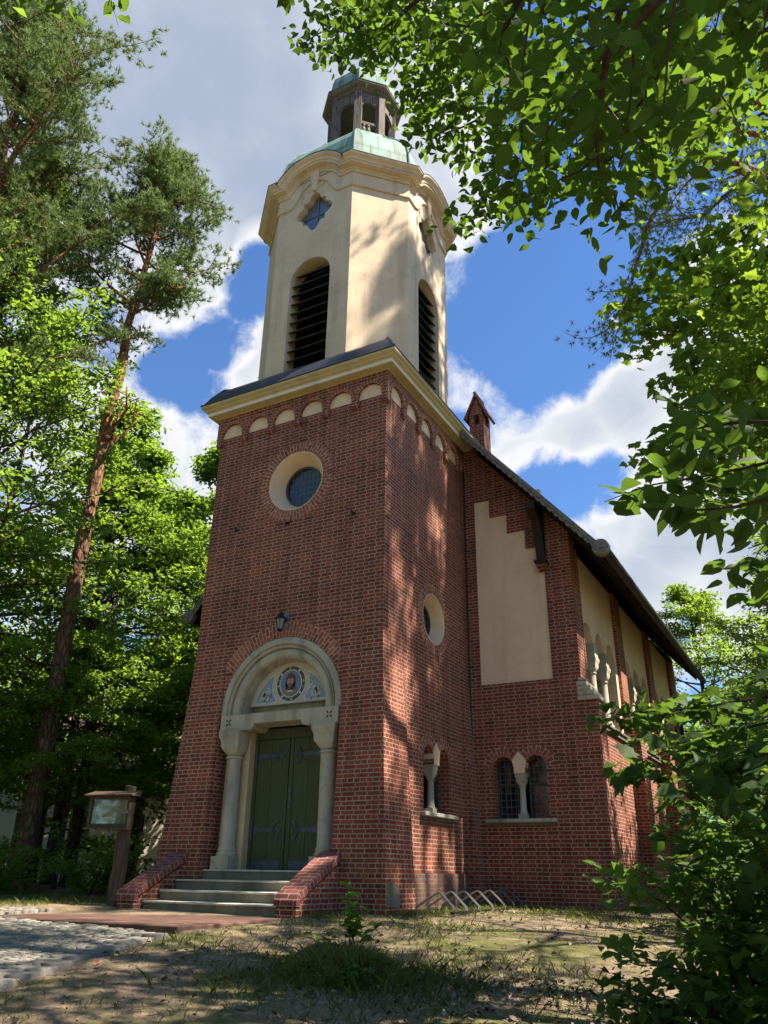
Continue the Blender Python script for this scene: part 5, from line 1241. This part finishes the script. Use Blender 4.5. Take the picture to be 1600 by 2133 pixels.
MAPLE = [[(13.0, -4.74, 7.07), (12.21, -4.51, 6.93), (11.52, -4.16, 7.0), (11.02, -3.88, 7.11)], [(12.86, -4.78, 6.38), (12.1, -4.51, 6.31), (11.28, -4.14, 6.49), (10.34, -3.81, 6.78)], [(12.72, -4.86, 5.69), (12.0, -4.73, 5.62), (11.26, -4.34, 5.76), (10.62, -4.08, 6.02)], [(12.59, -4.98, 5.02), (11.9, -4.88, 4.96), (11.34, -4.57, 5.03), (10.95, -4.38, 5.07)], [(12.71, -6.06, 5.59), (12.24, -5.9, 5.47), (11.76, -5.75, 5.31), (11.43, -5.58, 5.08)], [(12.46, -5.14, 4.37), (11.89, -5.07, 4.31), (11.4, -4.83, 4.3), (11.06, -4.68, 4.42)], [(12.37, -4.91, 3.97), (11.72, -4.86, 3.95), (11.14, -4.6, 4.07), (10.55, -4.36, 4.16)], [(12.29, -4.69, 3.56), (11.83, -4.7, 3.62), (11.31, -4.5, 3.67), (10.85, -4.25, 3.77)], [(12.47, -6.33, 4.35), (12.12, -6.25, 4.28), (11.81, -6.12, 4.11)], [(12.33, -5.89, 3.68), (11.94, -5.75, 3.47), (11.56, -5.68, 3.36)], [(12.99, -3.45, 7.11), (12.36, -3.3, 7.02), (11.85, -3.15, 6.85), (11.41, -2.92, 6.53)]]
NEAR = [[(11.77, -10.51, 0.94), (11.6, -10.53, 0.98), (11.48, -10.54, 0.99), (11.42, -10.5, 1.01)], [(11.8, -10.65, 0.76), (11.63, -10.56, 0.82), (11.47, -10.47, 0.86), (11.27, -10.4, 0.9), (11.11, -10.32, 0.91)], [(11.77, -10.8, 0.62), (11.63, -10.7, 0.65), (11.51, -10.61, 0.68), (11.4, -10.53, 0.73), (11.33, -10.53, 0.7)], [(11.78, -10.4, 0.68), (11.65, -10.29, 0.7), (11.52, -10.19, 0.71)], [(11.88, -10.2, 1.19), (11.73, -10.19, 1.18), (11.58, -10.14, 1.1), (11.53, -10.09, 1.0)], [(11.77, -10.17, 0.66), (11.65, -10.07, 0.67), (11.54, -9.97, 0.68)]]
SAP = [[(11.78, -6.93, 0.92), (11.34, -6.83, 0.88), (10.94, -6.65, 0.88), (10.58, -6.5, 0.9), (10.15, -6.28, 0.93)], [(11.74, -7.29, 0.67), (11.38, -7.19, 0.66), (11.03, -7.11, 0.61), (10.7, -7.04, 0.54), (10.42, -6.98, 0.47)], [(11.7, -7.66, 0.46), (11.38, -7.66, 0.42), (11.04, -7.58, 0.34), (10.8, -7.5, 0.25)], [(11.66, -7.84, 0.29), (11.4, -7.84, 0.2), (11.18, -7.84, 0.06)], [(11.63, -8.03, 0.08), (11.39, -8.03, -0.0), (11.21, -8.03, -0.14)]]
bough_tree('hornbeam_tree', (15.2, -10.2, 11, .20), OVER, 'hornbeam boughs hanging over the top right, dark oval leaves with bright backlit ones behind', 'hornbeam', OVATE, .067, 88, .15, LEAFO, 51, .016, 9, .40, ((14.8, -11.8, 9.0), (3.0, 2.6, 2.2), 4200), .7, .8)
bough_tree('hornbeam_tree', (6.5, -14.5, 8, .14), TOPLEFT, 'few dark leaf tips hanging into the top left corner', 'hornbeam', OVATE, .074, 34, .07, LEAFO, 52, .008, 4, .18, None, .7, .8)
bough_tree('maple_tree', (14.4, -4.6, 10, .16), MAPLE, 'young maple with bright yellow green lobed leaves at the right edge', 'maple', MAPLE_T, .125, 46, .26, LEAFY, 53, .02, 5, .75, ((14.2, -4.2, 9.6), (2.2, 2.2, 1.6), 2600), .5, .6)
bough_tree('hazel_bush', (12.9, -10.4, 2.6, .05), NEAR, 'near hazel twigs with large dark rounded leaves in front of the maple', 'hazel', OVATE, .092, 46, .09, LEAFD, 54, .006, 5, .22, None, .6, .6)
bough_tree('maple_sapling', (12.9, -6.6, 3.2, .06), SAP, 'maple sapling reaching across the nave side wall with drooping leaves', 'maple', MAPLE_T, .125, 36, .14, LEAFD, 55, .010, 5, .4, None, .6, .6)

# robinia fronds among the maple boughs
rb = [[(12.9, -6.2, 4.9), (12.2, -6.0, 4.7), (11.7, -5.7, 4.3), (11.2, -5.4, 3.95)], [(12.7, -6.4, 4.3), (12.0, -6.2, 4.1), (11.5, -6.0, 3.9)], [(12.8, -7.6, 1.9), (12.2, -7.5, 1.7), (11.7, -7.4, 1.3)], [(12.6, -8.2, .9), (12.1, -8.1, .6), (11.75, -8.0, .2)]]
bough_tree('robinia_tree', (13.9, -6.9, 6.5, .09), rb, 'robinia with feathery compound leaves between the maple and the hazel', 'robinia', PINN, .26, 26, .16, LEAFY, 56, .010, 5, .5, None, .6, .6)

# ================================================================== SHRUBS, STUMP, SEEDLINGS
def shrub(name, x, y, H, sp, label, cat, lm, tmpl, size, ns, per, seed, group=None, lean=(0, 0), ev=(.78, 1.3)):
    rs = np.random.RandomState(seed); w_ = MB(); parts = []
    for i in range(ns):
        a = i*2.399+rs.uniform(-.3, .3); e = rs.uniform(*ev); L = H*rs.uniform(.75, 1.1)/max(sin(e), .75)
        p = polyline((rs.normal(0, .06), rs.normal(0, .06), -.1), (cos(a)*cos(e)*sp+lean[0], sin(a)*cos(e)*sp+lean[1], sin(e)), L, 6, rs, .14, -.05)
        w_.tube(p, [.014*(1-.8*k/6) for k in range(7)], 5, False); parts.append(spray(p, rs, per, .2, .10, .05, size, tmpl))
        for s_ in range(6):
            q, d = along(p, .25+.12*s_); sd = np.array([-d[1], d[0], 0])*(1 if s_ % 2 else -1)
            pp = polyline(q, d*.5+sd*1.1+np.array([0, 0, .12]), L*.36*rs.uniform(.7, 1.2), 3, rs, .15, -.06); w_.tube(pp, [.006, .005, .004, .002], 4, False); parts.append(spray(pp, rs, per, .1, .085, .035, size, tmpl, .42))
    return plant(name, L3(x, y), label, cat, w_, join(parts), TWIG, lm, group, 'foliage', 'stems')
GS = 'shrubs in the lower right corner'
EV = (1.0, 1.42)
shrub('hazel_shrub', 11.3, -6.95, 1.65, .75, 'light green hazel shrub in front of the nave corner', 'shrub', LEAFS, OVATE, .088, 16, 42, 73, GS, ev=(1.12, 1.45))
shrub('maple_shrub', 11.8, -7.15, 1.6, .8, 'maple seedling shrub with jagged leaves right of the light green hazel', 'shrub', LEAFS, MAPLE_T, .105, 14, 36, 62, GS, ev=EV)
shrub('dark_shrub', 11.1, -7.65, 1.05, .75, 'low dark green shrub at the left foot of the light green hazel', 'shrub', LEAFD, OVATE, .085, 14, 42, 63, GS, ev=EV)
shrub('dark_shrub', 11.1, -8.3, .66, .85, 'low dark shrub at the bottom picture edge, where the leaf litter ends', 'shrub', LEAFD, OVATE, .08, 13, 40, 64, GS, ev=EV)
shrub('maple_shrub', 11.65, -8.3, .85, .9, 'maple seedling shrub in the extreme lower right corner', 'shrub', LEAFD, MAPLE_T, .10, 14, 36, 69, GS, ev=EV)
shrub('dark_shrub', 11.75, -7.6, 1.15, .9, 'dark shrub in the middle of the lower right thicket', 'shrub', LEAFD, OVATE, .09, 14, 40, 70, GS, ev=EV)
shrub('dark_shrub', 11.5, -4.9, 1.1, 1.0, 'dark shrub behind the light green hazel, towards the nave wall', 'shrub', LEAFD, OVATE, .12, 10, 30, 66, GS)
shrub('dark_shrub', 12.3, -6.4, 2.3, 1.0, 'tall dark shrub filling the right edge under the drooping maple sapling', 'shrub', LEAFD, OVATE, .13, 10, 28, 65, GS)
shrub('dark_shrub', 11.5, -4.9, 1.1, 1.0, 'dark shrub behind the light green hazel, towards the nave wall', 'shrub', LEAFD, OVATE, .13, 9, 26, 66, GS)
shrub('hazel_shrub', 10.3, .8, 1.9, 1.0, 'hazel growing against the side wall of the nave', 'shrub', LEAFD, OVATE, .13, 9, 26, 67, GS)
shrub('dark_shrub', 12.6, -2.5, 2.6, 1.1, 'tall shrub behind the maple sapling, deep in shade', 'shrub', LEAFD, OVATE, .14, 11, 30, 68, GS)
for i, (x, y, h) in enumerate(((-3.4, 1.2, 1.3), (-5.4, .2, 1.1), (-2.2, 3.2, 1.6), (-6.2, -2.4, .8), (-4.6, 2.2, 1.7))):
    shrub('undergrowth_shrub', x, y, h, 1.2, ('shrub low behind the notice board post', 'shrub between the notice board and the tall pine', 'shrub tucked against the left side of the tower', 'small shrub at the far side of the cobbled path', 'tall shrub behind the notice board case')[i], 'shrub', LEAF, DIAM, .12, 9, 22, 80+i, 'undergrowth left of the steps')

# mossy stump: a broad rotting stump sunk under moss
sx_, sy_ = 7.05, -5.25; s0 = gz(sx_, sy_)
stump = bpy.data.objects.new('mossy_stump', None); COL.objects.link(stump); stump.location = (sx_, sy_, s0); tag(stump, 'rotten tree stump overgrown with moss and grass in the front lawn', 'stump')
def _moss(t, out):
    pos = geo_pos(t); n = t.noise(pos, 60, 4, .7); n2 = t.noise(pos, 9, 4)
    pbsdf(t, out, t.mix(t.mapr(n2, .4, .6), t.ramp(n, [(.3, (.05, .058, .018)), (.7, (.15, .14, .045))]), t.ramp(n, [(.3, (.05, .032, .02)), (.7, (.16, .115, .075))])), .95, n, .9, .03, spec=.05)
MOSS = mat('moss', _moss); m = MB(); rs = np.random.RandomState(12); rings = []
for r, z in ((.60, -.25), (.52, -.03), (.42, .10), (.36, .17), (.26, .22), (.14, .24), (.03, .23)):
    rings.append([(r*1.25*cos(a)*(1+.16*sin(3*a+1)+.10*sin(7*a)+rs.normal(0, .03)), r*.85*sin(a)*(1+.12*sin(4*a)+rs.normal(0, .03)), z+rs.normal(0, .012)-.05*cos(a)) for a in np.linspace(0, 2*pi, 40, endpoint=False)])
m.loft(rings); m.build('stump_wood', MOSS, stump, smooth=True)
n = 9000; a = rs.rand(n)*6.283; r = np.sqrt(rs.rand(n))*.56; zz = np.interp(r, [0, .14, .26, .36, .42, .52], [.23, .24, .22, .17, .10, -.03])
P = np.stack([r*1.25*np.cos(a)*(1+.16*np.sin(3*a+1)), r*.85*np.sin(a), zz-.02], -1); N = np.stack([np.cos(a)*r*2, np.sin(a)*r*2, np.ones(n)], -1)+rs.normal(0, .5, (n, 3))
me = np_mesh('moss_tufts', *leaves(P, rs.normal(0, 1, (n, 3)), N, .06*rs.uniform(.4, 1.6, n)**1.5, [(-.10, 0, 0), (.10, 0, 0), (.05, 1, .2)], [(0, 1, 2)])); MOSSL = leaf_mat('moss_frond', (.10, .12, .03), (.27, .25, .075), (.24, .26, .05), .4); me.materials.append(MOSSL); link('moss_tufts', me, stump)
def seedling(x, y, z, H, label, size, n, seed, tmpl=OVATE, group=None, lm=LEAFS):
    rs = np.random.RandomState(seed); w_ = MB(); parts = []
    for i in range(n):
        p = polyline((rs.normal(0, .03), rs.normal(0, .03), -.05), (rs.normal(0, .3), rs.normal(0, .3), 1), H*rs.uniform(.6, 1.1), 5, rs, .12); w_.tube(p, [.006, .005, .005, .004, .003, .002], 5, False)
        for t in (.45, .62, .8, .97):
            q, d = along(p, t); k = 3; aa = rs.rand()*6.28
            parts.append(leaves(np.repeat(q[None], k, 0), np.array([0, 0, 1.])+rs.normal(0, .3, (k, 3)), np.stack([np.cos(aa+2.1*np.arange(k)), np.sin(aa+2.1*np.arange(k)), np.full(k, .1)], -1), size*rs.uniform(.7, 1.15, k), *tmpl))
    o = plant('seedling', (x, y, z), label, 'seedling', w_, join(parts), TWIG, lm, group, 'foliage', 'stems'); return o
seedling(7.12, -5.05, s0+.2, .66, 'bramble seedling with serrated leaves growing out of the mossy stump', .13, 6, 91, lm=LEAFY)
seedling(6.55, -4.75, gz(6.55, -4.75), .40, 'small leafy seedling on the lawn just left of the stump', .10, 5, 92, lm=LEAFY)
seedling(7.3, -5.7, gz(7.3, -5.7), .30, 'pale seedling sprouting at the near foot of the stump', .08, 5, 93)

# ================================================================== GRASS AND FALLEN LEAVES
rs = np.random.RandomState(21)
def lawn_pts(n, x0, x1, y0, y1): return rs.uniform(x0, x1, n), rs.uniform(y0, y1, n)
def free(x, y):
    inside = ((x > -.3) & (x < 4.9) & (y > -.3)) | ((x > -3) & (x < 7.6) & (y > 4.1)) | ((x > .1) & (x < 4.0) & (y > -1.5) & (y < 0))
    return ~inside & ~on_paving(x, y)
x, y = lawn_pts(420000, -6, 12.5, -10.5, 8)
dn = vnoise(x, y, 1.3, 7)*.75+vnoise(x, y, .35, 8)*.4-.06*np.exp(-((x-5)**2+(y+7)**2)/5)
keep = free(x, y) & (dn > .52-.10*np.exp(-((x-6)**2+(y+3.2)**2)/6)) & (rs.rand(len(x)) < np.clip((dn-.40)*1.7, .05, 1))
x, y = x[keep][:85000], y[keep][:85000]
xt, yt = sx_+rs.normal(0, .8, 4600)-.1, sy_+rs.normal(0, .6, 4600); k = free(xt, yt); x, y = np.concatenate([x, xt[k]]), np.concatenate([y, yt[k]])
xb = np.concatenate([rs.uniform(4.75, 5.6, 3500), rs.uniform(3.98, 7.4, 3500), rs.uniform(4.0, 4.6, 1500)]); yb = np.concatenate([rs.uniform(-.4, 4.0, 3500), rs.uniform(3.5, 4.15, 3500)*1, rs.uniform(-1.6, -.4, 1500)]); k = free(xb, yb); x, y = np.concatenate([x, xb[k]]), np.concatenate([y, yb[k]])
n = len(x); z = lawn_z(x, y); hgt = np.clip(rs.gamma(2.2, .0165, n), .015, .14)*(.6+.8*vnoise(x, y, .9, 9)); near = np.exp(-(((x-sx_)/.9)**2+((y-sy_)/.8)**2)); hgt = hgt*(1+.9*near)
Dg = np.stack([rs.normal(0, .55, n), rs.normal(0, .55, n), np.ones(n)], -1)
me = np_mesh('grass', *leaves(np.stack([x, y, z-.01], -1), np.stack([rs.normal(0, 1, n), rs.normal(0, 1, n), np.zeros(n)], -1), Dg, hgt, *GRASS_T))
me.materials.append(leaf_mat('grass_blade', (.085, .13, .03), (.23, .22, .085), (.24, .31, .06), .42, .55)); kind(link('grass', me), 'stuff')
x, y = lawn_pts(150000, 1, 12.5, -9.5, 4); w = .05+.75*np.exp(-((x-9.0)**2/1.3+(y+5.0)**2/1.6))*vnoise(x, y, .5, 14)*1.6
k = free(x, y) & (rs.rand(len(x)) < w*.42); x, y = x[k], y[k]; n = len(x); z = lawn_z(x, y)
me = np_mesh('fallen_leaves', *leaves(np.stack([x, y, z+.012+.02*rs.rand(n)], -1), np.array([0, 0, 1.])+rs.normal(0, .38, (n, 3)), rs.normal(0, 1, (n, 3)), rs.uniform(.025, .075, n), [(0, 0, 0), (.3, .3, .14), (.25, .7, .10), (0, 1, -.02), (-.25, .7, .12), (-.3, .3, .08), (0, .5, 0)], [(0, 1, 2, 6), (6, 2, 3), (6, 3, 4), (0, 6, 4, 5)]))
def _dead(t, out):
    rnd = t.node('ShaderNodeNewGeometry').outputs['Random Per Island']
    pbsdf(t, out, t.ramp(rnd, [(0, (.06, .04, .026)), (.35, (.12, .088, .06)), (.7, (.20, .16, .12)), (.93, (.27, .23, .18)), (1, (.30, .20, .06))]), .8, spec=.25)
me.materials.append(mat('dead_leaf', _dead)); kind(link('fallen_leaves', me), 'stuff')
n = 900; x, y = rs.uniform(1, 11, n), rs.uniform(-9, 3, n); k = free(x, y); x, y = x[k], y[k]; n = len(x); a_ = rs.rand(n)*6.28
me = np_mesh('twigs', *leaves(np.stack([x, y, lawn_z(x, y)+.012], -1), np.array([0, 0, 1.])+rs.normal(0, .2, (n, 3)), np.stack([np.cos(a_), np.sin(a_), rs.normal(0, .08, n)], -1), rs.uniform(.06, .3, n), [(-.02, 0, 0), (.02, 0, 0), (.035, .5, .04), (.012, 1, 0), (-.012, 1, 0), (-.005, .5, .05)], [(0, 1, 2, 5), (5, 2, 3, 4)]))
me.materials.append(TWIG); kind(link('twigs', me), 'stuff')
n = 40; x = rs.normal(4.9, .5, n)+.2; y = rs.normal(-6.0, 1.2, n); k = ~on_paving(x, y); x, y = x[k], y[k]; n = len(x)
me = np_mesh('red_leaves', *leaves(np.stack([x, y, lawn_z(x, y)+.02], -1), np.array([0, 0, 1.])+rs.normal(0, .3, (n, 3)), rs.normal(0, 1, (n, 3)), rs.uniform(.035, .065, n), *OVATE))
me.materials.append(mat('red_yellow_leaf', lambda t, out: pbsdf(t, out, t.ramp(t.node('ShaderNodeNewGeometry').outputs['Random Per Island'], [(0, (.14, .012, .015)), (.6, (.22, .03, .02)), (.7, (.5, .32, .05)), (1, (.5, .35, .06))]), .6))); kind(link('red_leaves', me), 'stuff')
